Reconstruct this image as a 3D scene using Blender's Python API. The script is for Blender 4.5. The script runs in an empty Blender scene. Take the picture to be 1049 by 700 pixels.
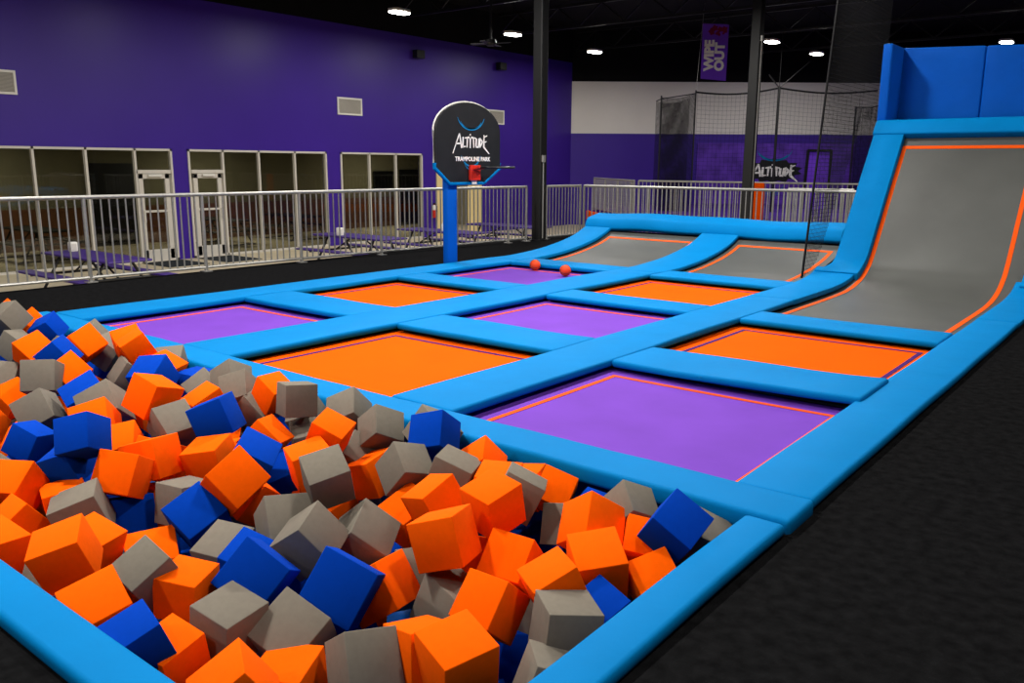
import bpy, bmesh, math, random
from mathutils import Vector, Matrix, Euler

SC = bpy.context.scene
COL = SC.collection
PI = math.pi

# ------------------------------------------------------------------ materials
def lin(r, g, b):
    f = lambda c: (c / 255 / 12.92) if c / 255 <= 0.04045 else ((c / 255 + 0.055) / 1.055) ** 2.4
    return (f(r), f(g), f(b), 1.0)

def mat(name, rgb, rough=0.6, spec=0.3, metal=0.0, noise=0.0, nscale=20.0, bump=0.0, bscale=60.0, bdist=0.01, sheen=0.0):
    m = bpy.data.materials.new(name); m.use_nodes = True
    nt = m.node_tree; N = nt.nodes; L = nt.links
    b = N['Principled BSDF']
    b.inputs['Base Color'].default_value = lin(*rgb)
    b.inputs['Roughness'].default_value = rough
    b.inputs['Specular IOR Level'].default_value = spec
    b.inputs['Metallic'].default_value = metal
    if sheen:
        b.inputs['Sheen Weight'].default_value = sheen
    tc = N.new('ShaderNodeTexCoord')
    if noise:
        n = N.new('ShaderNodeTexNoise'); n.inputs['Scale'].default_value = nscale; n.inputs['Detail'].default_value = 5
        L.new(tc.outputs['Object'], n.inputs['Vector'])
        mx = N.new('ShaderNodeMixRGB'); mx.blend_type = 'MULTIPLY'; mx.inputs[0].default_value = 1
        mx.inputs[1].default_value = lin(*rgb)
        cr = N.new('ShaderNodeMapRange'); cr.inputs[1].default_value = 0.3; cr.inputs[2].default_value = 0.7
        cr.inputs[3].default_value = 1 - noise; cr.inputs[4].default_value = 1 + noise * 0.4
        L.new(n.outputs['Fac'], cr.inputs[0]); L.new(cr.outputs[0], mx.inputs[2]); L.new(mx.outputs[0], b.inputs['Base Color'])
    if bump:
        n2 = N.new('ShaderNodeTexNoise'); n2.inputs['Scale'].default_value = bscale; n2.inputs['Detail'].default_value = 4
        L.new(tc.outputs['Object'], n2.inputs['Vector'])
        bp = N.new('ShaderNodeBump'); bp.inputs['Strength'].default_value = bump; bp.inputs['Distance'].default_value = bdist
        L.new(n2.outputs['Fac'], bp.inputs['Height']); L.new(bp.outputs[0], b.inputs['Normal'])
    return m

def emit(name, rgb, s):
    m = bpy.data.materials.new(name); m.use_nodes = True
    nt = m.node_tree; nt.nodes.remove(nt.nodes['Principled BSDF'])
    e = nt.nodes.new('ShaderNodeEmission'); e.inputs[0].default_value = lin(*rgb); e.inputs[1].default_value = s
    nt.links.new(e.outputs[0], nt.nodes['Material Output'].inputs[0])
    return m

def glass(name, rgb, refl):
    m = bpy.data.materials.new(name); m.use_nodes = True
    nt = m.node_tree; nt.nodes.remove(nt.nodes['Principled BSDF'])
    t = nt.nodes.new('ShaderNodeBsdfTransparent'); t.inputs[0].default_value = lin(*rgb)
    g = nt.nodes.new('ShaderNodeBsdfGlossy'); g.inputs['Roughness'].default_value = 0.02
    x = nt.nodes.new('ShaderNodeMixShader'); x.inputs[0].default_value = refl
    nt.links.new(t.outputs[0], x.inputs[1]); nt.links.new(g.outputs[0], x.inputs[2])
    nt.links.new(x.outputs[0], nt.nodes['Material Output'].inputs[0])
    return m

M = dict(
    carpet=mat('black_carpet', (21, 21, 22), 1.0, 0.0, noise=0.4, nscale=18, bump=0.35, bscale=160, bdist=0.004),
    tan=mat('cream_tile_floor', (200, 186, 158), 0.55, 0.2, noise=0.12, nscale=3),
    purple=mat('purple_wall_paint', (60, 32, 142), 0.40, 0.30, noise=0.05, nscale=1.2, bump=0.05, bscale=200, bdist=0.002),
    white=mat('white_wall_paint', (226, 221, 213), 0.7, 0.2, noise=0.04, nscale=1),
    black=mat('black_paint', (13, 13, 14), 0.8, 0.15, noise=0.2, nscale=3),
    blackmetal=mat('black_metal', (18, 18, 19), 0.45, 0.4),
    steel=mat('galvanised_steel', (165, 163, 158), 0.42, 0.5, metal=0.55, noise=0.15, nscale=30),
    alu=mat('pale_aluminium', (206, 200, 190), 0.5, 0.3),
    pad=mat('sky_blue_vinyl', (0, 114, 178), 0.6, 0.03, noise=0.06, nscale=3, bump=0.25, bscale=7, bdist=0.012),
    padwall=mat('royal_blue_vinyl', (0, 84, 182), 0.6, 0.08, noise=0.06, nscale=3, bump=0.3, bscale=5, bdist=0.02),
    liner=mat('dark_blue_vinyl', (0, 56, 120), 0.55, 0.2),
    orange=mat('orange_mesh_fabric', (238, 82, 0), 0.85, 0.02, noise=0.06, nscale=2, bump=0.1, bscale=400, bdist=0.001),
    violet=mat('purple_mesh_fabric', (106, 58, 168), 0.7, 0.06, noise=0.10, nscale=2.5, bump=0.1, bscale=400, bdist=0.001),
    oline=mat('orange_stripe_tape', (228, 82, 8), 0.7, 0.1),
    pline=mat('purple_stripe_tape', (62, 20, 92), 0.7, 0.1),
    greymesh=mat('grey_mesh_fabric', (76, 77, 74), 0.5, 0.3, noise=0.12, nscale=2, bump=0.1, bscale=300, bdist=0.001),
    fo=mat('orange_foam', (250, 92, 0), 0.95, 0.05, noise=0.05, nscale=9, bump=0.15, bscale=220, bdist=0.002),
    fg=mat('grey_foam', (116, 109, 98), 0.95, 0.05, noise=0.07, nscale=9, bump=0.15, bscale=220, bdist=0.002),
    fb=mat('blue_foam', (0, 58, 166), 0.95, 0.05, noise=0.06, nscale=9, bump=0.15, bscale=220, bdist=0.002),
    ball=mat('orange_rubber', (222, 66, 14), 0.6, 0.3, bump=0.3, bscale=120, bdist=0.002),
    red=mat('red_paint', (200, 40, 25), 0.4, 0.4),
    cream=mat('cream_door_paint', (226, 205, 150), 0.6, 0.2),
    whitep=mat('white_plastic', (225, 222, 214), 0.5, 0.3),
    text=mat('white_lettering', (240, 237, 232), 0.7, 0.1),
    arc=mat('teal_blue_print', (20, 118, 170), 0.7, 0.1),
    boardface=mat('charcoal_board_face', (24, 25, 28), 0.55, 0.3, noise=0.3, nscale=6),
    tabletop=mat('purple_table_coating', (58, 36, 112), 0.5, 0.3),
    banner=mat('purple_banner_cloth', (112, 62, 205), 0.8, 0.1),
    splat=mat('crimson_print', (120, 20, 60), 0.8, 0.1),
    rubber=mat('dark_rubber_mat', (44, 48, 52), 0.9, 0.1),
    net=mat('black_net_cord', (26, 26, 27), 0.9, 0.1),
    olive=mat('olive_interior_paint', (128, 122, 100), 0.8, 0.1, noise=0.1, nscale=0.8),
    brown=mat('brown_interior_panel', (110, 74, 52), 0.8, 0.1),
    lamp=emit('lamp_glow', (255, 252, 244), 20.0),
    pane=glass('window_glass', (196, 196, 184), 0.035),
    mural=None,
)
def mural_mat():
    m = mat('mottled_purple_mural', (96, 56, 176), 0.6, 0.2, noise=0.45, nscale=2.2)
    return m
M['mural'] = mural_mat()

# ------------------------------------------------------------------ mesh helpers
class MB:
    def __init__(s): s.bm = bmesh.new()
    def quad(s, pts):
        v = [s.bm.verts.new(p) for p in pts]; return s.bm.faces.new(v)
    def box(s, x0, x1, y0, y1, z0, z1, R=None, c=None):
        P = [Vector((x, y, z)) for z in (z0, z1) for y in (y0, y1) for x in (x0, x1)]
        if R is not None: P = [R @ q + Vector(c) for q in P]
        v = [s.bm.verts.new(q) for q in P]
        for f in ((0, 2, 3, 1), (4, 5, 7, 6), (0, 1, 5, 4), (2, 6, 7, 3), (0, 4, 6, 2), (1, 3, 7, 5)):
            s.bm.faces.new([v[i] for i in f])
        return s
    def bar(s, p, q, w, h=None, n=4, up=Vector((0, 0, 1))):
        """straight bar p->q, n-sided (n=4 rectangular w x h)"""
        p, q = Vector(p), Vector(q); d = (q - p).normalized(); h = h or w
        a = d.cross(up)
        if a.length < 1e-4: a = d.cross(Vector((0, 1, 0)))
        a.normalize(); b = a.cross(d)
        if n == 4: off = [a * w / 2 + b * h / 2, -a * w / 2 + b * h / 2, -a * w / 2 - b * h / 2, a * w / 2 - b * h / 2]
        else: off = [(a * math.cos(2 * PI * i / n) + b * math.sin(2 * PI * i / n)) * w / 2 for i in range(n)]
        A = [s.bm.verts.new(p + o) for o in off]; B = [s.bm.verts.new(q + o) for o in off]
        for i in range(n): s.bm.faces.new((A[i], A[(i + 1) % n], B[(i + 1) % n], B[i]))
        s.bm.faces.new(A[::-1]); s.bm.faces.new(B)
        return s
    def tube(s, pts, r, n=8):
        pts = [Vector(p) for p in pts]; rings = []
        for i, p in enumerate(pts):
            d = (pts[min(i + 1, len(pts) - 1)] - pts[max(i - 1, 0)]).normalized()
            a = d.cross(Vector((0, 0, 1)))
            if a.length < 1e-3: a = d.cross(Vector((0, 1, 0)))
            a.normalize(); b = a.cross(d)
            rings.append([s.bm.verts.new(p + (a * math.cos(2 * PI * k / n) + b * math.sin(2 * PI * k / n)) * r) for k in range(n)])
        for A, B in zip(rings, rings[1:]):
            for k in range(n): s.bm.faces.new((A[k], A[(k + 1) % n], B[(k + 1) % n], B[k]))
        s.bm.faces.new(rings[0][::-1]); s.bm.faces.new(rings[-1])
        return s
    def lathe(s, prof, n=20, c=(0, 0, 0)):
        c = Vector(c); rings = []
        for r, z in prof:
            rings.append([s.bm.verts.new(c + Vector((r * math.cos(2 * PI * k / n), r * math.sin(2 * PI * k / n), z))) for k in range(n)])
        for A, B in zip(rings, rings[1:]):
            for k in range(n): s.bm.faces.new((A[k], A[(k + 1) % n], B[(k + 1) % n], B[k]))
        s.bm.faces.new(rings[0][::-1]); s.bm.faces.new(rings[-1])
        return s
    def prism(s, pts2, place, depth):
        """polygon pts2 (u,v) placed by place(u,v,w) with w in 0..depth"""
        A = [s.bm.verts.new(place(u, v, 0)) for u, v in pts2]; B = [s.bm.verts.new(place(u, v, depth)) for u, v in pts2]
        n = len(A)
        s.bm.faces.new(A[::-1]); s.bm.faces.new(B)
        for i in range(n): s.bm.faces.new((A[i], A[(i + 1) % n], B[(i + 1) % n], B[i]))
        return s
    def bevel(s, w, seg=2, ang=35):
        bmesh.ops.recalc_face_normals(s.bm, faces=s.bm.faces[:])
        es = [e for e in s.bm.edges if len(e.link_faces) == 2 and e.calc_face_angle(0) > math.radians(ang)]
        bmesh.ops.bevel(s.bm, geom=es, offset=w, segments=seg, affect='EDGES', profile=0.5, clamp_overlap=True)
        return s
    def build(s, name, m, parent=None, smooth=False, loc=None):
        bmesh.ops.recalc_face_normals(s.bm, faces=s.bm.faces[:])
        me = bpy.data.meshes.new(name); s.bm.to_mesh(me); s.bm.free()
        me.materials.append(m)
        if smooth:
            for p_ in me.polygons: p_.use_smooth = True
            try: me.set_sharp_from_angle(angle=math.radians(38))
            except Exception: pass
        o = bpy.data.objects.new(name, me); COL.objects.link(o)
        if loc is not None:
            me.transform(Matrix.Translation(-Vector(loc))); o.location = loc
        if parent is not None:
            o.parent = parent
            o.matrix_parent_inverse = Matrix.Translation(-parent.location)
        return o

def tag(o, label, cat, group=None, kind=None):
    o['label'] = label; o['category'] = cat
    if group: o['group'] = group
    if kind: o['kind'] = kind
    return o
def empty(name, loc, label, cat, group=None):
    o = bpy.data.objects.new(name, None); COL.objects.link(o); o.location = loc; o.empty_display_size = 0.1
    return tag(o, label, cat, group)
def struct(o): o['kind'] = 'structure'; return o
def copy_tree(o, loc, label):
    c = o.copy(); COL.objects.link(c); c.location = loc; c['label'] = label
    for ch in list(o.children):
        d = ch.copy(); COL.objects.link(d); d.parent = c; d.matrix_parent_inverse = ch.matrix_parent_inverse.copy()
        for g in list(ch.children):
            e = g.copy(); COL.objects.link(e); e.parent = d; e.matrix_parent_inverse = g.matrix_parent_inverse.copy()
    return c
def text_bm(body, size, bold=0.0, spacing=1.0):
    cu = bpy.data.curves.new('lettering', 'FONT'); cu.body = body; cu.size = size; cu.offset = bold; cu.space_character = spacing
    cu.extrude = 0.004; cu.align_x = 'CENTER'; cu.align_y = 'CENTER'; cu.resolution_u = 3
    ob = bpy.data.objects.new('lettering_tmp', cu); COL.objects.link(ob)
    dg = bpy.context.evaluated_depsgraph_get()
    me = bpy.data.meshes.new_from_object(ob.evaluated_get(dg))
    bpy.data.objects.remove(ob); bpy.data.curves.remove(cu)
    return me
def place_text(name, body, size, m, origin, u, v, parent, bold=0.0, spacing=1.0, sx=1.0):
    me = text_bm(body, size, bold, spacing)
    u, v = Vector(u).normalized(), Vector(v).normalized(); w = u.cross(v)
    X = Matrix(((u.x * sx, v.x, w.x, origin[0]), (u.y * sx, v.y, w.y, origin[1]), (u.z * sx, v.z, w.z, origin[2]), (0, 0, 0, 1)))
    me.transform(X); me.name = name; me.materials.clear(); me.materials.append(m)
    o = bpy.data.objects.new(name, me); COL.objects.link(o)
    if parent is not None:
        o.parent = parent; o.matrix_parent_inverse = Matrix.Translation(-parent.location)
    return o

# ------------------------------------------------------------------ layout constants (metres; pad tops at z = 0)
FL = -0.055            # carpeted deck
CF = -0.87             # lower concession floor
R0o, R0i, R1r, R1l, R2r, R2l, R3r, R3l = -1.10, -1.46, -3.20, -3.72, -5.47, -6.10, -7.82, -8.35
F0f, F0b, F1f, F1b, F2f, F2b, F3f, F3b = 3.16, 3.45, 5.17, 5.79, 7.43, 7.95, 9.725, 10.29
WX = -18.85            # left wall plane
CEIL = 6.3
PT = 0.06              # pad thickness
BED = -0.09

# ------------------------------------------------------------------ structure: deck, floors, walls, ceiling
m = MB()
m.box(-10.5, 7, -6, 0.93, FL - 0.1, FL)                    # in front of the pit
m.box(R0o - 0.06, 7, 0.93, 13.9, FL - 0.1, FL)             # right of the court
m.box(-10.5, -8.5, 0.93, F0f + 0.05, FL - 0.1, FL)        # beyond the pit's far end
m.box(-10.5, R3l + 0.05, F0f + 0.05, 13.0, FL - 0.1, FL)   # left of the court
m.box(-10.5, R0o - 0.06, 13.0, 14.9, FL - 0.1, FL)         # behind the ramps
m.box(-10.45, -10.4, -6, 14.9, CF, FL)                     # fascia down to the lower floor
m.box(-10.5, 7, 14.88, 14.93, CF, FL)
struct(m.build('floor', M['carpet']))
struct(MB().box(-26, 9, -6, 48, CF - 0.1, CF).build('floor_concession', M['tan']))
m = MB(); m.box(-15.9, -1, 23.9, 36, CF, FL); m.box(-12.2, -1, 20.35, 23.9, CF, FL)
struct(m.build('floor_far', mat('purple_court_padding', (66, 36, 132), 0.8, 0.1)))
m = MB()
m.box(-8.5, -1.05, 0.85, 3.45, -0.86, -0.80)
struct(m.build('floor_pit', M['liner']))
m = MB(); m.box(-8.5, -1.05, 3.43, 3.47, -0.8, -0.07); struct(m.build('wall_pit_back', M['liner']))
m = MB(); m.box(-1.255, -1.2, 0.85, 3.43, -0.8, -0.07); struct(m.build('wall_pit_right', M['liner']))
m = MB(); m.box(-8.5, -1.2, 0.9, 0.95, -0.8, -0.07); struct(m.build('wall_pit_front', M['liner']))
m = MB(); m.box(-8.5, -8.45, 0.95, 3.43, -0.8, -0.07); struct(m.build('wall_pit_left', M['liner']))
# frame box under the trampolines
m = MB(); m.box(R3l + 0.02, R0o - 0.02, F0b, 13.0, -0.86, -0.84); struct(m.build('floor_under_court', M['black']))

WT = 1.72
bays = [(5.4, 10.77), (11.17, 15.34), (15.83, 19.08)]
DY0, DY1, DZ = 19.70, 21.88, 1.30
m = MB()
m.box(WX - 0.18, WX, -6, 30, WT, 5.15)
prev = -6
for a, b in bays + [(DY0, DY1)]:
    m.box(WX - 0.18, WX, prev, a, CF, WT); prev = b
m.box(WX - 0.18, WX, prev, 30, CF, WT)
m.box(WX - 0.18, WX, DY0, DY1, DZ, WT)
struct(m.build('wall_left', M['purple']))
struct(MB().box(WX - 0.18, WX, -6, 30, 5.15, CEIL).build('wall_left_top', M['black']))  # unlit top of the purple wall, its darkness painted in as black
# room behind the windows
m = MB()
m.box(-23.6, -23.5, 2, 24.4, CF, 2.2); m.box(-23.5, WX - 0.18, 2, 2.1, CF, 2.2); m.box(-23.5, WX - 0.18, 24.3, 24.4, CF, 2.2); m.box(-23.5, WX - 0.18, 2, 24.4, 2.1, 2.2)
struct(m.build('wall_interior', M['olive']))
m = MB(); m.box(-23.5, -23.44, 6, 24.3, CF, 0.2); struct(m.build('trim_interior', M['brown']))
struct(MB().box(-23.5, -23.42, 22.55, 23.6, CF, 1.2).build('door_4', M['blackmetal']))  # flat black panel painting in the dark of an open doorway
struct(MB().box(-23.5, -23.42, 10.9, 12.2, CF, 1.38).build('door_5', M['blackmetal']))  # black panel here too, for the darkness inside an opening
# back wall, square to the line of sight of the hall's diagonal
u = Vector((0.7806, 0.6249, 0)); n_ = Vector((0.6249, -0.7806, 0))
B0 = Vector((-18.9, 27.1, 0))
def bw(s_, w, z): return B0 + u * s_ + n_ * w + Vector((0, 0, z))
def bwbox(m, s0, s1, w0, w1, z0, z1):
    P = [bw(s_, w, z) for z in (z0, z1) for w in (w0, w1) for s_ in (s0, s1)]
    v = [m.bm.verts.new(q) for q in P]
    for f in ((0, 2, 3, 1), (4, 5, 7, 6), (0, 1, 5, 4), (2, 6, 7, 3), (0, 4, 6, 2), (1, 3, 7, 5)): m.bm.faces.new([v[i] for i in f])
    return m
struct(bwbox(MB(), 0, 34, -0.2, 0, CF, 2.58).build('wall_back', M['purple']))
struct(bwbox(MB(), 0, 34, -0.2, 0, 2.58, 4.48).build('wall_back_upper', M['white']))
struct(bwbox(MB(), 0, 34, -0.2, 0, 4.48, CEIL).build('wall_back_top', M['black']))
struct(MB().box(7.9, 8.1, -6, 48, CF, CEIL).build('wall_right', M['black']))
struct(MB().box(-26, 9, -6.2, -6, CF, CEIL).build('wall_front', M['black']))
struct(MB().box(-26, 9, -6, 50, CEIL, CEIL + 0.15).build('ceiling', M['black']))
# open web roof joists
for i, y in enumerate((13.5, 18.0, 22.5, 27.0, 31.5)):
    m = MB()
    m.bar((-18.6, y, 6.2), (7.8, y, 6.2), 0.09); m.bar((-18.6, y, 5.55), (7.8, y, 5.55), 0.07)
    k = 0; x = -18.6
    while x < 7:
        m.bar((x, y, 5.57 if k % 2 == 0 else 6.18), (x + 0.8, y, 6.18 if k % 2 == 0 else 5.57), 0.04); x += 0.8; k += 1
    struct(m.build('trim_%d' % (i + 1), M['blackmetal']))

# ------------------------------------------------------------------ windows, doors
def frame_bars(m, y0, y1, z0, z1, w=0.05, x=WX):
    m.box(x - 0.10, x + 0.03, y0, y0 + w, z0, z1); m.box(x - 0.10, x + 0.03, y1 - w, y1, z0, z1)
    m.box(x - 0.10, x + 0.03, y0, y1, z1 - w, z1); m.box(x - 0.10, x + 0.03, y0, y1, z0, z0 + w)
mulls = [[6.55, 7.69, 8.77, 9.87], [12.11, 13.15, 14.27], [16.91, 17.96]]
doors = [(9.87, 10.70), (11.24, 12.08), None]
for i, (a, b) in enumerate(bays):
    w = bpy.data.objects.new('window_%d' % (i + 1), None); COL.objects.link(w); w.location = (WX, (a + b) / 2, CF); struct(w)
    m = MB(); frame_bars(m, a, b, CF, WT)
    for y in mulls[i]: m.box(WX - 0.06, WX + 0.03, y - 0.025, y + 0.025, CF, WT)
    if doors[i]: m.box(WX - 0.10, WX + 0.03, doors[i][0], doors[i][1], 1.16, 1.24)
    struct(m.build('window_frame', M['alu'], w))
    cuts = [a] + mulls[i] + [b]
    for c0, c1 in zip(cuts, cuts[1:]):
        isdoor = doors[i] and abs((c0 + c1) / 2 - sum(doors[i]) / 2) < 0.25
        struct(MB().box(WX - 0.05, WX - 0.04, c0 + 0.03, c1 - 0.03, 1.2 if isdoor else CF + 0.05, WT - 0.05).build('window_pane', M['pane'], w))
    if doors[i]:
        y0, y1 = doors[i]; d = bpy.data.objects.new('door_%d' % (i + 1), None); COL.objects.link(d); d.location = (WX, (y0 + y1) / 2, CF); struct(d)
        m = MB(); z0, z1 = CF + 0.01, 1.15
        y0 += 0.04; y1 -= 0.04
        m.box(WX - 0.06, WX + 0.02, y0, y0 + 0.11, z0, z1); m.box(WX - 0.06, WX + 0.02, y1 - 0.11, y1, z0, z1)
        m.box(WX - 0.06, WX + 0.02, y0, y1, z1 - 0.11, z1); m.box(WX - 0.06, WX + 0.02, y0, y1, z0, z0 + 0.27)
        m.box(WX - 0.05, WX + 0.03, y0, y1, 0.27, 0.32)
        m.bevel(0.006, 1)
        struct(m.build('door_leaf', M['alu'], d))
        struct(MB().box(WX - 0.035, WX - 0.025, y0 + 0.1, y1 - 0.1, z0 + 0.25, z1 - 0.1).build('door_glass', M['pane'], d))
        hy = y0 + 0.07 if i == 0 else y1 - 0.07
        m = MB(); m.bar((WX + 0.07, hy, 0.05), (WX + 0.07, hy, 0.34), 0.03, n=8); m.bar((WX + 0.02, hy, 0.08), (WX + 0.07, hy, 0.08), 0.025, n=8); m.bar((WX + 0.02, hy, 0.31), (WX + 0.07, hy, 0.31), 0.025, n=8)
        struct(m.build('door_handle', M['whitep'], d))
        struct(MB().box(WX + 0.02, WX + 0.09, (y0 + y1) / 2 - 0.16, (y0 + y1) / 2 + 0.16, z1 - 0.07, z1 - 0.01).bevel(0.01, 1).build('door_closer', M['whitep'], d))
# doorway with cream jambs
m = MB(); m.box(WX - 0.2, WX + 0.05, DY0, DY0 + 0.36, CF, DZ); m.box(WX - 0.2, WX + 0.05, DY1 - 0.45, DY1, CF, DZ); m.box(WX - 0.2, WX + 0.05, DY0, DY1, DZ - 0.15, DZ)
m.bevel(0.01, 1)
struct(m.build('trim_doorway', M['cream']))

# ------------------------------------------------------------------ columns
def column(x, y, w, label, cable):
    o = empty('column', (x, y, FL), label, 'column'); o['kind'] = 'structure'
    m = MB(); h = w / 2
    m.box(x - h, x + h, y - h, y + h, FL, CEIL); m.bevel(0.02, 2)
    struct(m.build('shaft', M['blackmetal'], o))
    m = MB(); m.box(x - h - 0.06, x + h + 0.06, y - h - 0.06, y + h + 0.06, FL, FL + 0.02); struct(m.build('base_plate', M['blackmetal'], o))
    m = MB(); m.bar((x + h + 0.02, y - h * 0.4, FL + 0.05), (x + h + 0.02, y - h * 0.4, cable), 0.025, n=8)
    struct(m.build('conduit', M['steel'], o))
    m = MB(); m.box(x + h, x + h + 0.05, y - h * 0.4 - 0.04, y - h * 0.4 + 0.04, cable, cable + 0.13); m.bevel(0.006, 1)
    struct(m.build('outlet_box', M['steel'], o))
    return o
column(-9.98, 13.32, 0.21, 'tall black steel column rising from the deck beside the left railing', 1.45)
column(-8.35, 19.45, 0.23, 'tall black steel column standing behind the railing at the ramps', 4.2)

# ------------------------------------------------------------------ pads
def soft(bm, amp, seed, keep=None):
    rng = random.Random(seed); ph = [rng.uniform(0, 6.28) for _ in range(6)]; fr = [rng.uniform(1.3, 4.2) for _ in range(6)]
    for v in bm.verts:
        if v.co.z > -PT + 0.004:
            v.co.z += amp * (math.sin(v.co.x * fr[0] + ph[0]) * math.sin(v.co.y * fr[1] + ph[1]) + 0.5 * math.sin(v.co.x * fr[2] * 2 + ph[2] + v.co.y * fr[3]))
        v.co.x += amp * 0.5 * math.sin(v.co.y * fr[4] + ph[4]); v.co.y += amp * 0.5 * math.sin(v.co.x * fr[5] + ph[5])

def pad_flat(x0, x1, y0, y1, label, seed, zt=0.0, name='frame_pad', group='sky blue frame pads', warp=None, zb=-PT):
    m = MB(); m.box(x0, x1, y0, y1, zb, zt)
    # slice along the long side so the pad can sag softly
    L = 'x' if x1 - x0 > y1 - y0 else 'y'; a, b = (x0, x1) if L == 'x' else (y0, y1)
    n = max(2, int((b - a) / 0.25))
    m.bevel(0.022, 3)
    for k in range(1, n):
        c = a + (b - a) * k / n; co = (c, 0, 0) if L == 'x' else (0, c, 0); no = (1, 0, 0) if L == 'x' else (0, 1, 0)
        bmesh.ops.bisect_plane(m.bm, geom=m.bm.verts[:] + m.bm.edges[:] + m.bm.faces[:], plane_co=co, plane_no=no)
    soft(m.bm, 0.0035, seed)
    if warp:
        for v in m.bm.verts: warp(v.co)
    o = m.build(name, M['pad'], None, True, loc=((x0 + x1) / 2, (y0 + y1) / 2, zb))
    return tag(o, label, 'pad', group)

def sweep(profile, x0, x1, thick, m):
    """solid strip following profile [(y,z)] between x0..x1 with thickness under it"""
    P = [Vector((0, y, z)) for y, z in profile]; rings = []
    for i, q in enumerate(P):
        d = (P[min(i + 1, len(P) - 1)] - P[max(i - 1, 0)]).normalized(); nn = Vector((0, -d.z, d.y))
        xa = x0(i) if callable(x0) else x0; xb = x1(i) if callable(x1) else x1
        lo = q - nn * thick
        rings.append([m.bm.verts.new((xa, q.y, q.z)), m.bm.verts.new((xb, q.y, q.z)), m.bm.verts.new((xb, lo.y, lo.z)), m.bm.verts.new((xa, lo.y, lo.z))])
    for A, B in zip(rings, rings[1:]):
        for k in range(4): m.bm.faces.new((A[k], A[(k + 1) % 4], B[(k + 1) % 4], B[k]))
    m.bm.faces.new(rings[0][::-1]); m.bm.faces.new(rings[-1])
    return m
def smooth_profile(pts, n=40):
    """Catmull-Rom through pts"""
    out = []; P = [pts[0]] + list(pts) + [pts[-1]]
    for i in range(1, len(P) - 2):
        p0, p1, p2, p3 = P[i - 1], P[i], P[i + 1], P[i + 2]
        k = max(2, n // (len(pts) - 1))
        for j in range(k):
            t = j / k
            out.append(tuple(0.5 * (2 * b + (c - a) * t + (2 * a - 5 * b + 4 * c - d) * t * t + (-a + 3 * b - 3 * c + d) * t ** 3) for a, b, c, d in zip(p0, p1, p2, p3)))
    out.append(pts[-1]); return out
def offset_profile(prof, d):
    P = [Vector((y, z)) for y, z in prof]; out = []
    for i, q in enumerate(P):
        t = (P[min(i + 1, len(P) - 1)] - P[max(i - 1, 0)]).normalized(); out.append((q.x - t.y * d, q.y + t.x * d))
    return out

LOW = smooth_profile([(F3b - 0.35, 0.0), (10.35, 0.0), (10.84, 0.025), (11.25, 0.06), (11.65, 0.115), (12.0, 0.18), (12.27, 0.255), (12.52, 0.35)], 56)
HIGHM = smooth_profile([(F2b - 0.1, -0.09), (9.2, -0.09), (10.01, -0.088), (10.5, -0.065), (10.85, -0.005), (11.1, 0.09), (11.34, 0.28), (11.85, 0.97), (12.43, 1.74), (12.56, 1.90)], 80)
HIGHP = offset_profile(HIGHM, 0.095)

def pad_curve(profile, x0, x1, label, thick=0.06, group='curved blue ramp pads'):
    m = MB(); sweep(profile, x0, x1, thick, m); m.bevel(0.018, 2, 50)
    return tag(m.build('ramp_pad', M['pad'], None, True, loc=(0.5 * (x0 + x1) if not callable(x0) else -3.45, profile[0][0], profile[0][1] - thick)), label, 'pad', group)

# rails running away from the camera
pad_flat(R0i, R0o, F0b + 0.004, F2b + 0.9, 'long blue pad at the right edge of the court along the black carpet', 1)
pad_flat(R1r, R1l, F0b + 0.004, F2b + 1.0, 'long blue pad dividing the near purple and the big orange trampolines', 2) if False else None
pad_flat(R1l, R1r, F0b + 0.004, F2b + 0.9, 'long wide blue pad left of the near purple trampoline, running toward the tall ramp', 2)
pad_flat(R2l, R2r, F0b + 0.004, F3b - 0.352, 'long wide blue pad left of the big orange trampoline, running toward the low ramps', 3)
pad_flat(R3l, R3r, F0b + 0.004, F3b - 0.352, 'long blue pad on the far left edge of the court', 4)
# front rail and pit rails
pad_flat(-8.47, R0o + 0.01, F0f, F0b, 'long blue pad along the back of the foam pit, in front of the trampolines', 5, zt=0.004, zb=-0.085)
pad_flat(-1.273, -1.10, 0.6, F0f - 0.02, 'blue pad on the right rim of the foam pit beside the black carpet', 6, zt=0.0, name='pit_rim_pad', group='foam pit rim pads')
pad_flat(-8.5, -1.274, 0.885, 1.052, 'blue pad on the front left rim of the foam pit at the photo corner', 7, zt=0.0, name='pit_rim_pad', group='foam pit rim pads')
pad_flat(-8.5, -8.34, 1.054, F0f - 0.004, 'blue pad on the far left rim of the foam pit, buried behind the cubes', 8, zt=0.0, name='pit_rim_pad', group='foam pit rim pads')
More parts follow.
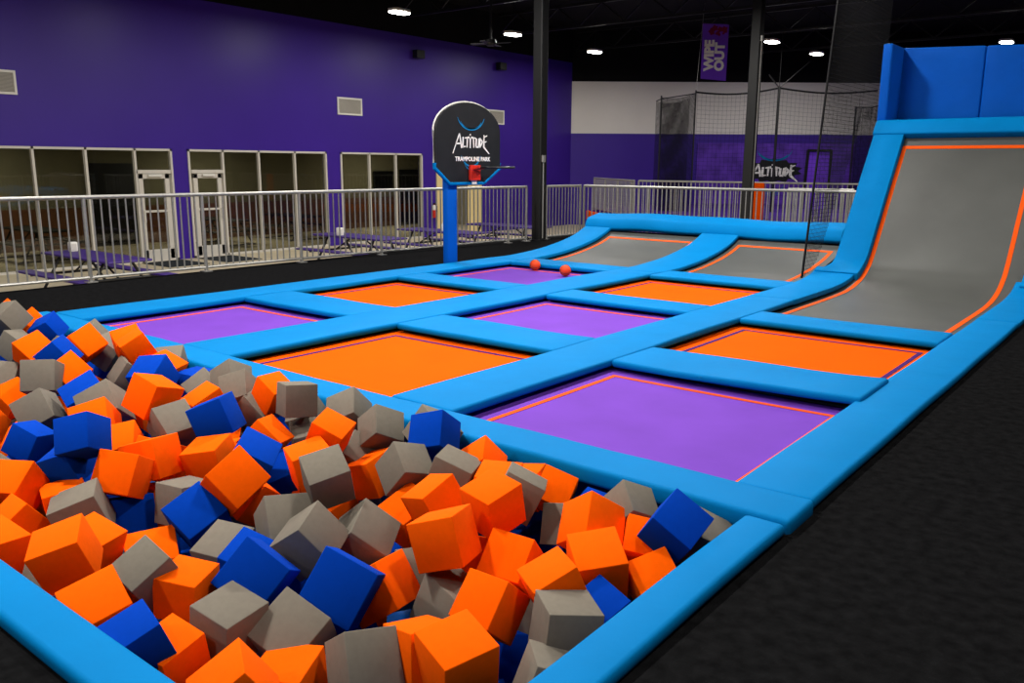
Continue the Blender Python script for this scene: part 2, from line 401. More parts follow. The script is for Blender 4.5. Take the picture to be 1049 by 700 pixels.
# cross pads
def sag(x0, x1, amt, lift):
    def f(co):
        t = (co.x - x0) / (x1 - x0); co.z += -amt * math.sin(PI * t) + lift * t ** 3
        co.y += -0.03 * math.sin(PI * t)
    return f
G = 0.006
cross = [
    (R1r + G, R0i - G + 0.05, F1f, F1b, 'blue cross pad between the near purple and right orange trampolines', sag(R1r, R0i, -0.012, 0.03)),
    (R2r + G, R1l - G, F1f, F1b, 'blue cross pad between the big orange and middle purple trampolines', sag(R2r, R1l, -0.006, 0)),
    (R3r + G, R2l - G, F1f, F1b, 'blue cross pad between the far-left purple and left orange trampolines', sag(R3r, R2l, -0.006, 0)),
    (R1r + G, R0i - G, F2f, F2b, 'blue cross pad between the right orange trampoline and the tall ramp', None),
    (R2r + G, R1l - G, F2f, F2b, 'blue cross pad between the middle purple and rear middle orange trampolines', sag(R2r, R1l, -0.006, 0)),
    (R3r + G, R2l - G, F2f, F2b, 'blue cross pad between the left orange and rear purple trampolines', sag(R3r, R2l, -0.004, 0)),
    (R2r + G, R1l - G, F3f, F3b, 'blue cross pad between the rear middle orange trampoline and right low ramp', None),
    (R3r + G, R2l - G, F3f, F3b, 'blue cross pad beside the two orange balls, before the left low ramp', None),
]
for i, (x0, x1, y0, y1, lab, wp) in enumerate(cross): pad_flat(x0, x1, y0, y1, lab, 20 + i, zt=-0.004, warp=wp)
# ramp side pads
pad_curve(LOW, R3l, R3r, 'curved blue pad on the outer left side of the left low ramp')
pad_curve(LOW, R2l, R2r, 'curved blue pad between the two low ramps')
flat = smooth_profile([(F2b + 0.902, 0.0), (9.6, 0.0), (10.2, 0.005), (10.6, 0.03), (10.86, 0.075), (11.02, 0.13)], 30)
pad_curve(flat, R1l, R1r, 'curved blue pad at the foot of the tall ramp, on its left', 0.065)
hp = [q for q in HIGHP if q[0] > 10.86]
hp = [(y, z + 0.0) for y, z in hp]
pad_curve(hp, lambda i: -3.70 + min(0.15, 0.02 * i), -3.16, 'steep blue pad up the left side of the tall ramp', 0.12)
pad_curve(flat, R0i, R0o, 'blue pad at the foot of the tall ramp, on its right', 0.065)
hr = [q for q in HIGHP if q[0] > 10.86]
pad_curve(hr, -1.40, -1.08, 'blue pad curving up the right side of the tall ramp', 0.065)
# top cushion behind low ramps
prof = [(12.50, 0.325), (12.515, 0.40), (12.57, 0.485), (12.62, 0.515), (12.95, 0.575), (13.05, 0.52), (13.05, 0.30), (12.60, 0.28)]
m = MB(); m.prism(prof, lambda a, b, w: Vector((-8.36 + w, a, b)), 4.46); m.bevel(0.02, 2, 25)
for k in range(1, 16):
    bmesh.ops.bisect_plane(m.bm, geom=m.bm.verts[:] + m.bm.edges[:] + m.bm.faces[:], plane_co=(-8.36 + k * 0.28, 0, 0), plane_no=(1, 0, 0))
for v in m.bm.verts: v.co.z += 0.012 * math.sin(v.co.x * 1.7 + 0.6) + 0.008 * math.sin(v.co.x * 4.1)
tag(m.build('top_cushion', M['pad'], None, True, loc=(-6.1, 12.7, 0.28)), 'long blue cushion along the top of the two low ramps', 'pad')
# black frame under it
m = MB()
for x in (-8.25, -6.9, -5.8, -4.6, -3.95): m.bar((x, 12.8, -0.84), (x, 12.8, 0.24), 0.08)
m.bar((-8.3, 12.8, 0.235), (-3.92, 12.8, 0.235), 0.07)
tag(m.build('ramp_support_frame', M['blackmetal'], None, loc=(-6, 12.8, -0.84)), 'black steel frame carrying the cushion behind the low ramps', 'frame')

# ------------------------------------------------------------------ trampoline beds
def ring(m, x0, x1, y0, y1, w, z):
    for a, b, c, d in ((x0, x1, y0, y0 + w), (x0, x1, y1 - w, y1), (x0, x0 + w, y0 + w, y1 - w), (x1 - w, x1, y0 + w, y1 - w)): m.box(a, b, c, d, z, z + 0.003)
def tramp(x0, x1, y0, y1, kind, label):
    o = empty('trampoline', ((x0 + x1) / 2, (y0 + y1) / 2, -0.84), label, 'trampoline', 'orange trampolines' if kind == 'o' else 'purple trampolines')
    ov = 0.10
    m = MB(); nx = 10
    for i in range(nx):
        for j in range(nx):
            X0, X1 = x0 - ov + (x1 - x0 + 2 * ov) * i / nx, x0 - ov + (x1 - x0 + 2 * ov) * (i + 1) / nx
            Y0, Y1 = y0 - ov + (y1 - y0 + 2 * ov) * j / nx, y0 - ov + (y1 - y0 + 2 * ov) * (j + 1) / nx
            m.quad([(X0, Y0, 0), (X1, Y0, 0), (X1, Y1, 0), (X0, Y1, 0)])
    bmesh.ops.remove_doubles(m.bm, verts=m.bm.verts[:], dist=1e-4)
    def zz(x, y):
        tx, ty = (x - x0 + ov) / (x1 - x0 + 2 * ov), (y - y0 + ov) / (y1 - y0 + 2 * ov)
        return BED - 0.012 * math.sin(PI * max(0, min(1, tx))) * math.sin(PI * max(0, min(1, ty)))
    for v in m.bm.verts: v.co.z = zz(v.co.x, v.co.y)
    ret = bmesh.ops.extrude_face_region(m.bm, geom=m.bm.faces[:])
    for v in ret['geom']:
        if isinstance(v, bmesh.types.BMVert): v.co.z -= 0.006
    bed_ = m.build('bed', M['orange'] if kind == 'o' else M['violet'], o, True)
    m = MB(); ring(m, x0 + 0.085, x1 - (0.10 if kind == 'o' else 0.05), y0 + 0.03, y1 - 0.085, 0.036, 0)
    for k in range(1, 8):
        for co, no in (((x0 + (x1 - x0) * k / 8, 0, 0), (1, 0, 0)), ((0, y0 + (y1 - y0) * k / 8, 0), (0, 1, 0))):
            bmesh.ops.bisect_plane(m.bm, geom=m.bm.verts[:] + m.bm.edges[:] + m.bm.faces[:], plane_co=co, plane_no=no)
    for v in m.bm.verts: v.co.z += zz(v.co.x, v.co.y) + 0.0005
    s_ = m.build('border_stripe', M['pline'] if kind == 'o' else M['oline'], bed_)
    s_['label'] = 'thin %s border stripe' % ('purple' if kind == 'o' else 'orange')
    # steel frame below
    m = MB()
    for a, b in (((x0 - .12, y0 - .12), (x1 + .12, y0 - .12)), ((x0 - .12, y1 + .12), (x1 + .12, y1 + .12)), ((x0 - .12, y0 - .12), (x0 - .12, y1 + .12)), ((x1 + .12, y0 - .12), (x1 + .12, y1 + .12))):
        m.bar((a[0], a[1], BED - 0.01), (b[0], b[1], BED - 0.01), 0.035)
    for a in (x0 - .12, x1 + .12):
        for b in (y0 - .12, y1 + .12): m.bar((a, b, -0.84), (a, b, BED), 0.04)
    m.build('frame', M['blackmetal'], o)
    return o
rows = [(F0b, F1f), (F1b, F2f), (F2b, F3f)]
cols = [(R1r, R0i), (R2r, R1l), (R3r, R2l)]
tramp(*cols[0], *rows[0], 'p', 'large near purple trampoline with an orange border, just behind the foam pit')
tramp(*cols[1], *rows[0], 'o', 'largest orange trampoline, left of the near purple one, just behind the pit')
tramp(*cols[2], *rows[0], 'p', 'far-left purple trampoline partly hidden behind the foam cubes')
tramp(*cols[0], *rows[1], 'o', 'right orange trampoline with purple border, in front of the tall ramp')
tramp(*cols[1], *rows[1], 'p', 'middle purple trampoline behind the largest orange one')
tramp(*cols[2], *rows[1], 'o', 'left orange trampoline behind the far-left purple one')
tramp(*cols[1], *rows[2], 'o', 'small rear orange trampoline in front of the right low ramp')
tramp(*cols[2], *rows[2], 'p', 'small rear purple trampoline with two orange balls at its edge')

def ramp(prof, x0, x1, label, y_from, y_top, inset, w, xs=None):
    o = empty('ramp_trampoline', ((x0 + x1) / 2, prof[0][0], -0.84), label, 'ramp', 'grey ramp trampolines')
    m = MB(); sweep(prof, x0, x1, 0.008, m); bed_ = m.build('bed', M['greymesh'], o, True)
    up = offset_profile(prof, 0.004); m = MB()
    seg = [q for q in up if y_from <= q[0] <= y_top]
    sweep(seg, x0 + inset, x0 + inset + w, 0.003, m); insr = inset if xs is None else xs; sweep(seg, x1 - insr - w, x1 - insr, 0.003, m)
    a, b = Vector(seg[-1]), Vector(seg[-2]); e_ = a + (b - a).normalized() * w
    sweep([tuple(e_), tuple(a)], x0 + inset + w, x1 - insr - w, 0.003, m)
    s_ = m.build('border_stripe', M['oline'], bed_); s_['label'] = 'orange border stripe'
    m = MB(); lo = offset_profile(prof, -0.05)
    for x in (x0 - 0.07, x1 + 0.07): m.tube([(x, y, z) for y, z in lo[::3] + [lo[-1]]], 0.025)
    for x in (x0 - 0.07, x1 + 0.07):
        m.bar((x, lo[-1][0], -0.84), (x, lo[-1][0], lo[-1][1]), 0.05)
        m.bar((x, lo[0][0] + 0.1, -0.84), (x, lo[0][0] + 0.1, lo[0][1]), 0.05)
    m.build('frame', M['blackmetal'], o)
    return o
LM = offset_profile([q for q in LOW], -0.085)
ramp(LM, R3r - 0.04, R2l + 0.04, 'left low grey ramp with orange border rising to the blue cushion', F3b, 12.40, 0.10, 0.05)
ramp(LM, R2r - 0.04, -3.86, 'right low grey ramp with orange border rising to the blue cushion', F3b, 12.40, 0.10, 0.05)
ramp(HIGHM, -3.24, -1.40, 'tall steep grey ramp with orange border under the blue wall, at the right', F2b - 0.05, 12.40, 0.085, 0.05, 0.18)

# ------------------------------------------------------------------ tall ramp's top: lip pad, platform and padded walls
HP = [q for q in HIGHP if q[0] < 13][-1]
m = MB(); tdir = Vector((0, 0.58, 0.81)).normalized(); nn = Vector((0, -tdir.z, tdir.y))
p0 = Vector((0, HP[0] - 0.10, HP[1] - 0.14))
P = [p0 - nn * 0.09, p0 + nn * 0.03, p0 + tdir * 0.22 + nn * 0.03, p0 + tdir * 0.27 - nn * 0.02, p0 + Vector((0, 0.55, 0.21)), p0 + Vector((0, 0.55, 0.05))]
m.prism([(q.y, q.z) for q in P], lambda a, b, w: Vector((-3.57 + w, a, b)), 2.52); m.bevel(0.025, 3, 25)
tag(m.build('lip_pad', M['pad'], None, True, loc=(-2.3, p0.y, p0.z)), 'horizontal blue pad across the top edge of the tall ramp', 'pad')
ZP = p0.z + 0.2
m = MB(); m.box(-3.58, -1.0, 12.85, 14.3, ZP - 0.1, ZP - 0.02)
for x in (-3.5, -1.1):
    for y in (12.95, 14.2): m.bar((x, y, FL), (x, y, ZP - 0.1), 0.09)
tag(m.build('ramp_platform', M['black'], None, loc=(-2.3, 13.5, FL)), 'black platform on steel legs at the top of the tall ramp', 'platform')
def wallpad(x0, x1, y0, y1, z0, z1, label):
    m = MB(); m.box(x0, x1, y0, y1, z0, z1); m.bevel(0.025, 3)
    ax = 0 if x1 - x0 > y1 - y0 else 1
    for k in range(1, 6):
        bmesh.ops.bisect_plane(m.bm, geom=m.bm.verts[:] + m.bm.edges[:] + m.bm.faces[:], plane_co=(0, 0, z0 + (z1 - z0) * k / 6), plane_no=(0, 0, 1))
        c = (x0 + (x1 - x0) * k / 6, 0, 0) if ax == 0 else (0, y0 + (y1 - y0) * k / 6, 0)
        bmesh.ops.bisect_plane(m.bm, geom=m.bm.verts[:] + m.bm.edges[:] + m.bm.faces[:], plane_co=c, plane_no=(1, 0, 0) if ax == 0 else (0, 1, 0))
    for v in m.bm.verts:
        v.co.z -= 0.045 * max(0, v.co.x + 3.6) * (v.co.z - z0) / (z1 - z0)
        if ax == 0 and v.co.y < (y0 + y1) / 2: v.co.y += 0.012 * math.sin(v.co.x * 7 + v.co.z * 3) * math.sin((v.co.z - z0) / (z1 - z0) * PI)
    return tag(m.build('wall_pad', M['padwall'], None, True, loc=((x0 + x1) / 2, (y0 + y1) / 2, z0)), label, 'pad', 'blue wall pads above the tall ramp')
wallpad(-3.60, -3.47, 12.62, 13.2, ZP - 0.02, 3.05, 'narrow blue wall pad at the left end above the tall ramp')
wallpad(-3.60, -2.44, 13.21, 13.31, ZP - 0.02, 3.05, 'wide blue wall pad above the tall ramp, left of the seam')
wallpad(-2.435, -1.3, 13.21, 13.31, ZP - 0.02, 3.05, 'wide blue wall pad above the tall ramp, right of the seam')

# ------------------------------------------------------------------ safety net beside the tall ramp
NX = -3.78
o = empty('safety_net', (NX, 12, 0), 'tall black safety net hanging on the left of the tall ramp', 'net')
def ny0(z): return 10.66 + 0.155 * z
m = MB(); zt = 5.6
def zb_(y):
    best = 0.02
    for (ya, za), (yb, zb2) in zip(HIGHP, HIGHP[1:]):
        if ya <= y <= yb: best = za + (zb2 - za) * (y - ya) / max(1e-6, yb - ya)
    return max(0.02, best) if y < 12.5 else 2.1
k = 0
while 10.66 + k * 0.05 < 13.5:
    y = 10.66 + k * 0.05
    m.bar((NX, y, max(0.02, zb_(y) - 0.05)), (NX, y + 0.155 * zt * max(0, 1 - k * 0.05 / 3.2), zt), 0.0055, n=3); k += 1
z = 0.05
while z < zt:
    ys = ny0(z); 
    ye = 13.5
    if z < 2.1:
        for q in HIGHP:
            if q[1] <= z + 0.05: ye = q[0]
        ye = max(ys + 0.06, ye)
    m.bar((NX, ys, z), (NX, ye, z), 0.0055, n=3); z += 0.05
nt_ = m.build('netting', M['net'], o)
m = MB(); m.tube([(NX, ny0(z), z) for z in (0.0, 1, 2, 3, 4, 5, zt)], 0.014, 6); m.build('edge_cord', M['net'], o)
m = MB(); m.tube([(NX, 11.6, zt), (NX, 13.5, zt)], 0.02, 6); m.build('top_rail', M['net'], o)

# ------------------------------------------------------------------ railings
def railing(pts, label, z0, top, spacing=0.1, post_every=1.48, skip_first_post=False, low=0.06):
    o = empty('railing', (pts[0][0], pts[0][1], z0), label, 'railing', 'grey steel railings')
    T = [Vector((x, y, top)) for x, y in pts]; B = [Vector((x, y, z0 + low)) for x, y in pts]
    m = MB(); m.tube(T, 0.026, 10); m.build('top_rail', M['steel'], o, True)
    m = MB(); m.tube(B, 0.02, 8); m.build('bottom_rail', M['steel'], o, True)
    proto = post0 = None
    for (a, b) in zip(pts, pts[1:]):
        a, b = Vector((*a, 0)), Vector((*b, 0)); L_ = (b - a).length; n = max(1, int(round(L_ / spacing))); per = max(1, int(round(post_every / spacing)))
        for k in range(n + 1):
            q = a + (b - a) * k / n; rel = (q.x - pts[0][0], q.y - pts[0][1], 0)
            if k % per == 0 or k == n:
                if post0 is None:
                    m = MB(); m.bar((0, 0, 0), (0, 0, top - z0), 0.05, n=10); m.box(-0.06, 0.06, -0.06, 0.06, 0, 0.012)
                    post0 = m.build('post', M['steel'], o, True); post0.matrix_parent_inverse = Matrix(); c = post0
                else:
                    c = post0.copy(); COL.objects.link(c)
                c.location = rel
            else:
                if proto is None:
                    m = MB(); m.bar((0, 0, low), (0, 0, top - z0 - 0.01), 0.022, n=8)
                    proto = m.build('baluster', M['steel'], o, True); proto.matrix_parent_inverse = Matrix(); c = proto
                else:
                    c = proto.copy(); COL.objects.link(c)
                c.location = rel
    return o
railing([(-10.63, 3.3), (-10.01, 12.95)], 'long grey metal railing along the left edge of the black deck', FL, 0.985, 0.102)
railing([(-9.97, 13.55), (-9.88, 14.6)], 'short grey railing just right of the black column by the court', FL, 0.985, 0.1)
railing([(-9.8, 14.62), (-3.3, 14.62)], 'grey metal railing running behind the low ramps and blue cushion', FL, 0.985, 0.1)
railing([(-11.95, 20.5), (-4.6, 21.35)], 'farther grey railing behind the one at the ramps', FL, 0.985, 0.115)
railing([(-15.5, 23.7), (-12.15, 20.6)], 'dense-looking grey railing receding behind the left end of the ramp railing', FL, 0.985, 0.13)
# gate-like end section
railing([(-6.4, 16.9), (-5.2, 17.2)], 'short grey handrail section left of the tall ramp, behind the railing', FL, 0.95, 0.06)
struct(MB().box(-6.7, -4.9, 16.7, 17.5, CF, FL).build('floor_step', M['carpet']))

# orange padding in the distance
m = MB(); m.box(-0.25, 0.25, -0.12, 0.12, FL, 0.98, Euler((0, 0, 0.65)).to_matrix(), (-8.75, 20.75, 0)); m.bevel(0.04, 3)
tag(m.build('column_pad', M['orange'], None, True, loc=(-8.75, 20.75, FL)), 'upright orange pad behind the foot of the second black column', 'pad')
R_ = Euler((0, 0, math.atan2(-3.1, 3.35))).to_matrix()
m = MB(); m.box(-2.28, 2.28, -0.1, 0.0, -0.36, -0.07, R_, (-13.92, 22.02, 0)); m.bevel(0.03, 2)
tag(m.build('edge_pad', M['orange'], None, True, loc=(-13.9, 22.0, -0.36)), 'low orange edge pad under the receding railing left of the ramps', 'pad')

# ------------------------------------------------------------------ basketball hoop
HX = -8.385
o = empty('basketball_hoop', (HX, 9.05, FL), 'basketball hoop with black arched backboard on a padded blue post', 'basketball hoop')
m = MB(); m.box(HX - 0.10, HX + 0.02, 8.98, 9.19, FL, 1.28); m.bevel(0.03, 3); m.build('post', M['padwall'], o, True)
YL, YR = 8.68, 10.09
YC = (YL + YR) / 2; hw = (YR - YL) / 2
arch = [(YL, 1.36), (YL, 1.86)] + [(YC - hw * math.cos(PI * k / 24), 1.86 + 0.41 * math.sin(PI * k / 24)) for k in range(1, 24)] + [(YR, 1.86), (YR, 1.36), (9.72, 1.14), (8.97, 1.14)]
m = MB(); m.prism(arch, lambda a, b, w: Vector((HX + 0.03 + w, a, b)), 0.05); m.bevel(0.008, 1, 50); board = m.build('backboard', M['boardface'], o)
arch_top = arch[1:-3]
m = MB()
outl = [(YL, 1.36)] + arch_top
inner = [(y + (YC - y) * 0.0, z) for y, z in outl]
# pale edge trim over the arch, blue trim along the chamfered bottom
P1 = [Vector((HX + 0.04, y, z)) for y, z in [(YL - 0.008, 1.40)] + [(YC + (y - YC) * 1.012, 1.86 + (z - 1.86) * 1.02) for y, z in arch_top] + [(YR + 0.008, 1.40)]]
m.tube(P1, 0.012, 8); m.build('edge_trim', M['whitep'], board, True)
m = MB(); m.tube([(HX + 0.06, YL - 0.01, 1.42), (HX + 0.06, YL - 0.01, 1.35), (HX + 0.06, 8.97, 1.13), (HX + 0.06, 9.72, 1.13), (HX + 0.06, YR + 0.01, 1.35), (HX + 0.06, YR + 0.01, 1.42)], 0.028, 8)
m.build('bottom_trim', M['pad'], board, True)
FX = HX + 0.082
# bracket, rim
m = MB(); m.box(FX, FX + 0.05, 9.36, 9.58, 1.17, 1.39); m.bar((FX + 0.03, 9.47, 1.33), (FX + 0.18, 9.47, 1.36), 0.14, 0.03); m.bevel(0.008, 1)
br = m.build('rim_bracket', M['red'], o); br['label'] = 'red rim bracket'
m = MB(); cx, cy, rr = FX + 0.36, 9.47 + 0.12, 0.24
m.tube([(cx + rr * math.cos(2 * PI * k / 28), cy + rr * math.sin(2 * PI * k / 28), 1.36) for k in range(29)], 0.016, 8)
m.build('rim', M['blackmetal'], o, True)
m = MB(); m.box(FX, FX + 0.02, 9.42, 9.52, 1.12, 1.17); m.build('sticker', M['whitep'], o)

# spiky logo lettering, drawn as tapered strokes (u right, v up)
STROKES = [
    # A with long left leg
    ((0.62, 1.25, .05), (-0.30, -0.55, .02), .20), ((0.62, 1.25, .05), (0.92, -0.05, .12), .16), ((0.10, 0.32, .10), (0.86, 0.36, .08), .10),
    # L
    ((1.12, 0.95, .09), (1.06, 0.0, .12), .14), ((1.02, 0.05, .12), (1.50, 0.10, .03), .12),
    # T
    ((1.35, 0.86, .04), (2.00, 0.92, .12), .12), ((1.70, 0.90, .10), (1.66, 0.0, .05), .13),
    # I
    ((2.12, 0.85, .11), (2.10, -0.05, .05), .13), ((2.10, 1.12, .10), (2.14, 1.24, .05), .10),
    # T
    ((2.25, 0.92, .12), (2.92, 0.86, .04), .12), ((2.56, 0.90, .10), (2.60, 0.0, .05), .13),
    # U
    ((2.98, 0.84, .10), (2.92, 0.10, .12), .13), ((2.90, 0.08, .10), (3.32, 0.06, .10), .12), ((3.30, 0.10, .12), (3.36, 0.86, .08), .13),
    # D
    ((3.50, 0.90, .10), (3.48, 0.02, .12), .13), ((3.48, 0.88, .10), (3.88, 0.55, .10), .12), ((3.88, 0.58, .10), (3.50, 0.03, .08), .12),
    # E with tail
    ((4.10, 1.20, .05), (4.06, 0.05, .14), .15), ((4.08, 0.98, .10), (4.55, 1.15, .02), .12), ((4.08, 0.52, .10), (4.45, 0.60, .03), .10), ((4.06, 0.08, .12), (4.85, -0.55, .02), .16),
]
def logo(place, parent, scale, heavy=1.0, m_text='text', arcs=True):
    m = MB()
    for (x0, y0, w0), (x1, y1, w1), w in STROKES:
        d = Vector((x1 - x0, y1 - y0)).normalized(); nrm = Vector((-d.y, d.x))
        a, b = (w0 + w * 0.25) * heavy, (w1 + w * 0.25) * heavy
        pts = [(x0 + nrm.x * a * .6, y0 + nrm.y * a * .6), (x0 - nrm.x * a * .6, y0 - nrm.y * a * .6), (x1 - nrm.x * b * .6, y1 - nrm.y * b * .6), (x1 + nrm.x * b * .6, y1 + nrm.y * b * .6)]
        m.prism([((p - 2.25) * scale, q * scale) for p, q in pts], place, 0.004)
    o1 = m.build('logo_lettering', M[m_text], parent); o1['label'] = 'white spiky lettering'
    if arcs:
        def arc(cu, cv, ru, rv, t0, t1, w0, w1, n=20):
            pts = []
            for k in range(n + 1):
                t = t0 + (t1 - t0) * k / n; w = w0 + (w1 - w0) * math.sin(PI * k / n)
                pts.append(((cu + ru * math.cos(t)) * scale, (cv + rv * math.sin(t)) * scale, (cu + (ru - w) * math.cos(t)) * scale, (cv + (rv - w) * math.sin(t)) * scale))
            m = MB(); m.prism([(A[0], A[1]) for A in pts] + [(A[2], A[3]) for A in pts[::-1]], place, 0.003)
            a_ = m.build('logo_arc', M['arc'], parent); a_['label'] = 'blue curved line'
        arc(0.0, 2.9, 1.9, 1.35, PI * 1.05, PI * 1.95, 0.03, 0.22)
        arc(0.0, 2.6, 1.5, 0.95, PI * 1.08, PI * 1.92, 0.02, 0.12)
        arc(0.0, -0.1, 1.5, 1.7, PI * 1.12, PI * 1.88, 0.02, 0.16)
        arc(0.0, -0.4, 1.25, 1.7, PI * 1.15, PI * 1.85, 0.02, 0.08)
bp_ = lambda a, b, w: Vector((FX + w, 9.42 + a, 1.64 + b))
logo(bp_, board, 0.155)
place_text('logo_caption', 'TRAMPOLINE PARK', 0.085, M['text'], (FX, 9.46, 1.475), (0, 1, 0), (0, 0, 1), board, 0.002, 1.05)

# ------------------------------------------------------------------ balls
def ball(x, y, z, r, label):
    o = empty('play_ball', (x, y, z - r), label, 'ball', 'orange balls on the court')
    bm = bmesh.new(); bmesh.ops.create_uvsphere(bm, u_segments=24, v_segments=14, radius=r)
    m = MB(); m.bm.free(); m.bm = bm; bmesh.ops.translate(bm, verts=bm.verts[:], vec=(x, y, z)); skin = m.build('ball_skin', M['ball'], o, True)
    m = MB()
    for R in (Euler((0.3, 0.4, 0)), Euler((1.7, 0.2, 0.5)), Euler((0.5, 1.6, 0.2))):
        q = R.to_matrix(); m.tube([Vector((x, y, z)) + q @ Vector((r * math.cos(t * PI / 14), r * math.sin(t * PI / 14), 0)) for t in range(29)], 0.0025, 5)
    s_ = m.build('seams', M['blackmetal'], skin); s_['label'] = 'thin dark seams'
ball(-7.28, 9.64, -0.012, 0.078, 'small orange ball at the rear purple trampoline, the left of two')
ball(-6.58, 9.40, -0.012, 0.078, 'small orange ball on the rear purple trampoline, the right of two')

# ------------------------------------------------------------------ lamps
def lamp_proto():
    o = empty('high_bay_lamp', (0, 0, 0), 'x', 'ceiling lamp', 'white high bay lamps')
    m = MB(); pts = [(-0.17, -0.20), (-0.10, -0.28), (0.10, -0.28), (0.17, -0.20), (0.17, 0.20), (0.10, 0.28), (-0.10, 0.28), (-0.17, 0.20)]
    m.prism(pts, lambda a, b, w: Vector((a, b, w)), 0.07); m.bevel(0.012, 1); m.build('housing', M['alu'], o).matrix_parent_inverse = Matrix()
    m = MB(); m.prism([(a * 0.92, b * 0.95) for a, b in pts], lambda a, b, w: Vector((a, b, -0.03 + w)), 0.028); m.build('diffuser', M['lamp'], o).matrix_parent_inverse = Matrix()
    m = MB(); m.bar((0, 0, 0.07), (0, 0, CEIL - 5.0), 0.014, n=6); m.build('suspension_wire', M['blackmetal'], o).matrix_parent_inverse = Matrix()
    return o
LAMPS = [((-15.6, 15.1), 'bright ceiling lamp at the top left, nearest of the row by the purple wall'),
         ((-15.6, 19.5), 'bright ceiling lamp just left of the tall black column'),
         ((-15.8, 24.0), 'bright ceiling lamp just right of the tall black column'),
         ((-10.35, 25.2), 'bright ceiling lamp right of the hanging banner, the left of a close pair'),
         ((-10.25, 28.7), 'bright ceiling lamp right of the hanging banner, the right of a close pair'),
         ((-4.9, 29.3), 'bright ceiling lamp above the blue wall pads at the far right')]
HIDDEN = [(-15.6, 6.2), (-15.6, 10.7), (-10.3, 5.0), (-10.3, 9.8), (-10.3, 14.2), (-4.9, 6.0), (-4.9, 10.6), (-4.9, 15.2), (-0.2, 8.5), (0.0, 13.5), (-4.9, 1.4), (-10.3, 0.6), (-0.2, 2.8), (-4.9, -3.2), (0.0, -2.5)]  # pit and near-carpet entries are fill lamps added to brighten the foam
p0_ = lamp_proto()
for i, ((x, y), lab) in enumerate(LAMPS):
    if i == 0: p0_.location = (x, y, 5.0); p0_['label'] = lab
    else: copy_tree(p0_, (x, y, 5.0), lab)
words = ['over the concession tables', 'over the concession doors', 'over the left deck', 'over the court\'s left rail', 'over the low ramps', 'over the near trampolines', 'over the tall ramp', 'behind the tall ramp', 'over the right carpet', 'over the far right carpet', 'over the foam pit as added fill light', 'over the far end of the pit as added fill', 'over the carpet beside the pit as added fill', 'over carpet far in front of the pit as added fill', 'over the carpet far right of the pit as added fill']
for (x, y), w in zip(HIDDEN, words): copy_tree(p0_, (x, y, 5.0), 'white high bay lamp hanging ' + w)
def area(x, y, z, p, sx=0.32, sy=0.52):
    l = bpy.data.lights.new('lamp_or_fill_light', 'AREA'); l.shape = 'RECTANGLE'; l.size = sx; l.size_y = sy; l.energy = p; l.color = (1.0, 0.965, 0.91)
    q = bpy.data.objects.new('lamp_or_fill_light', l); COL.objects.link(q); q.location = (x, y, z)
    return q
POW = dict(vis=90)
for (x, y), _ in LAMPS: area(x, y, 4.95, POW['vis'])
HP_ = [14, 30, 170, 240, 240, 310, 270, 150, 90, 60, 300, 160, 110, 190, 90]
for (x, y), pw in zip(HIDDEN, HP_): area(x, y, 4.95, pw)
area(-21.6, 8.0, 2.05, 95, 0.6, 1.2); area(-21.6, 14, 2.05, 95, 0.6, 1.2); area(-21.6, 20.5, 2.05, 95, 0.6, 1.2)  # unseen lights without fixtures, added to brighten the room behind the windows

# ------------------------------------------------------------------ vents, speakers, wall things
def vent(y0, y1, z0, z1, label):
    o = empty('wall_vent', (WX, (y0 + y1) / 2, z0), label, 'vent', 'wall vents')
    m = MB(); w = 0.045
    for a, b, c, d in ((y0, y1, z0, z0 + w), (y0, y1, z1 - w, z1), (y0, y0 + w, z0 + w, z1 - w), (y1 - w, y1, z0 + w, z1 - w)): m.box(WX + 0.001, WX + 0.03, a, b, c, d)
    m.build('frame', M['whitep'], o)
    m = MB(); k = z0 + w
    R = Euler((0, 0.6, 0)).to_matrix()
    while k < z1 - w: m.box(-0.015, 0.015, y0 + w, y1 - w, -0.002, 0.002, R, (WX + 0.015, 0, k)); k += 0.025
    m.build('louvres', M['alu'], o)
    MB().box(WX + 0.001, WX + 0.004, y0 + w, y1 - w, z0 + w, z1 - w).build('backing', mat('vent_backing', (110, 105, 96), 0.8), o)
vent(6.62, 7.53, 2.73, 3.20, 'pale wall vent at the left edge of the photo')
vent(15.79, 16.68, 2.74, 3.21, 'pale wall vent high on the purple wall, left of the basketball hoop')
vent(22.18, 23.08, 2.74, 3.21, 'pale wall vent partly behind the arched backboard')
def speaker(y, z, label):
    o = empty('wall_speaker', (WX, y, z), label, 'speaker', 'small black wall boxes')
    m = MB(); m.box(WX + 0.06, WX + 0.26, y - 0.17, y + 0.17, z - 0.12, z + 0.12); m.bevel(0.015, 2); m.build('case', M['blackmetal'], o)
    m = MB(); m.box(WX, WX + 0.06, y - 0.03, y + 0.03, z - 0.03, z + 0.03); m.build('bracket', M['blackmetal'], o)
speaker(18.86, 4.62, 'small black box high on the purple wall, the left of two')
speaker(22.76, 4.62, 'small black box high on the purple wall, the right of two')
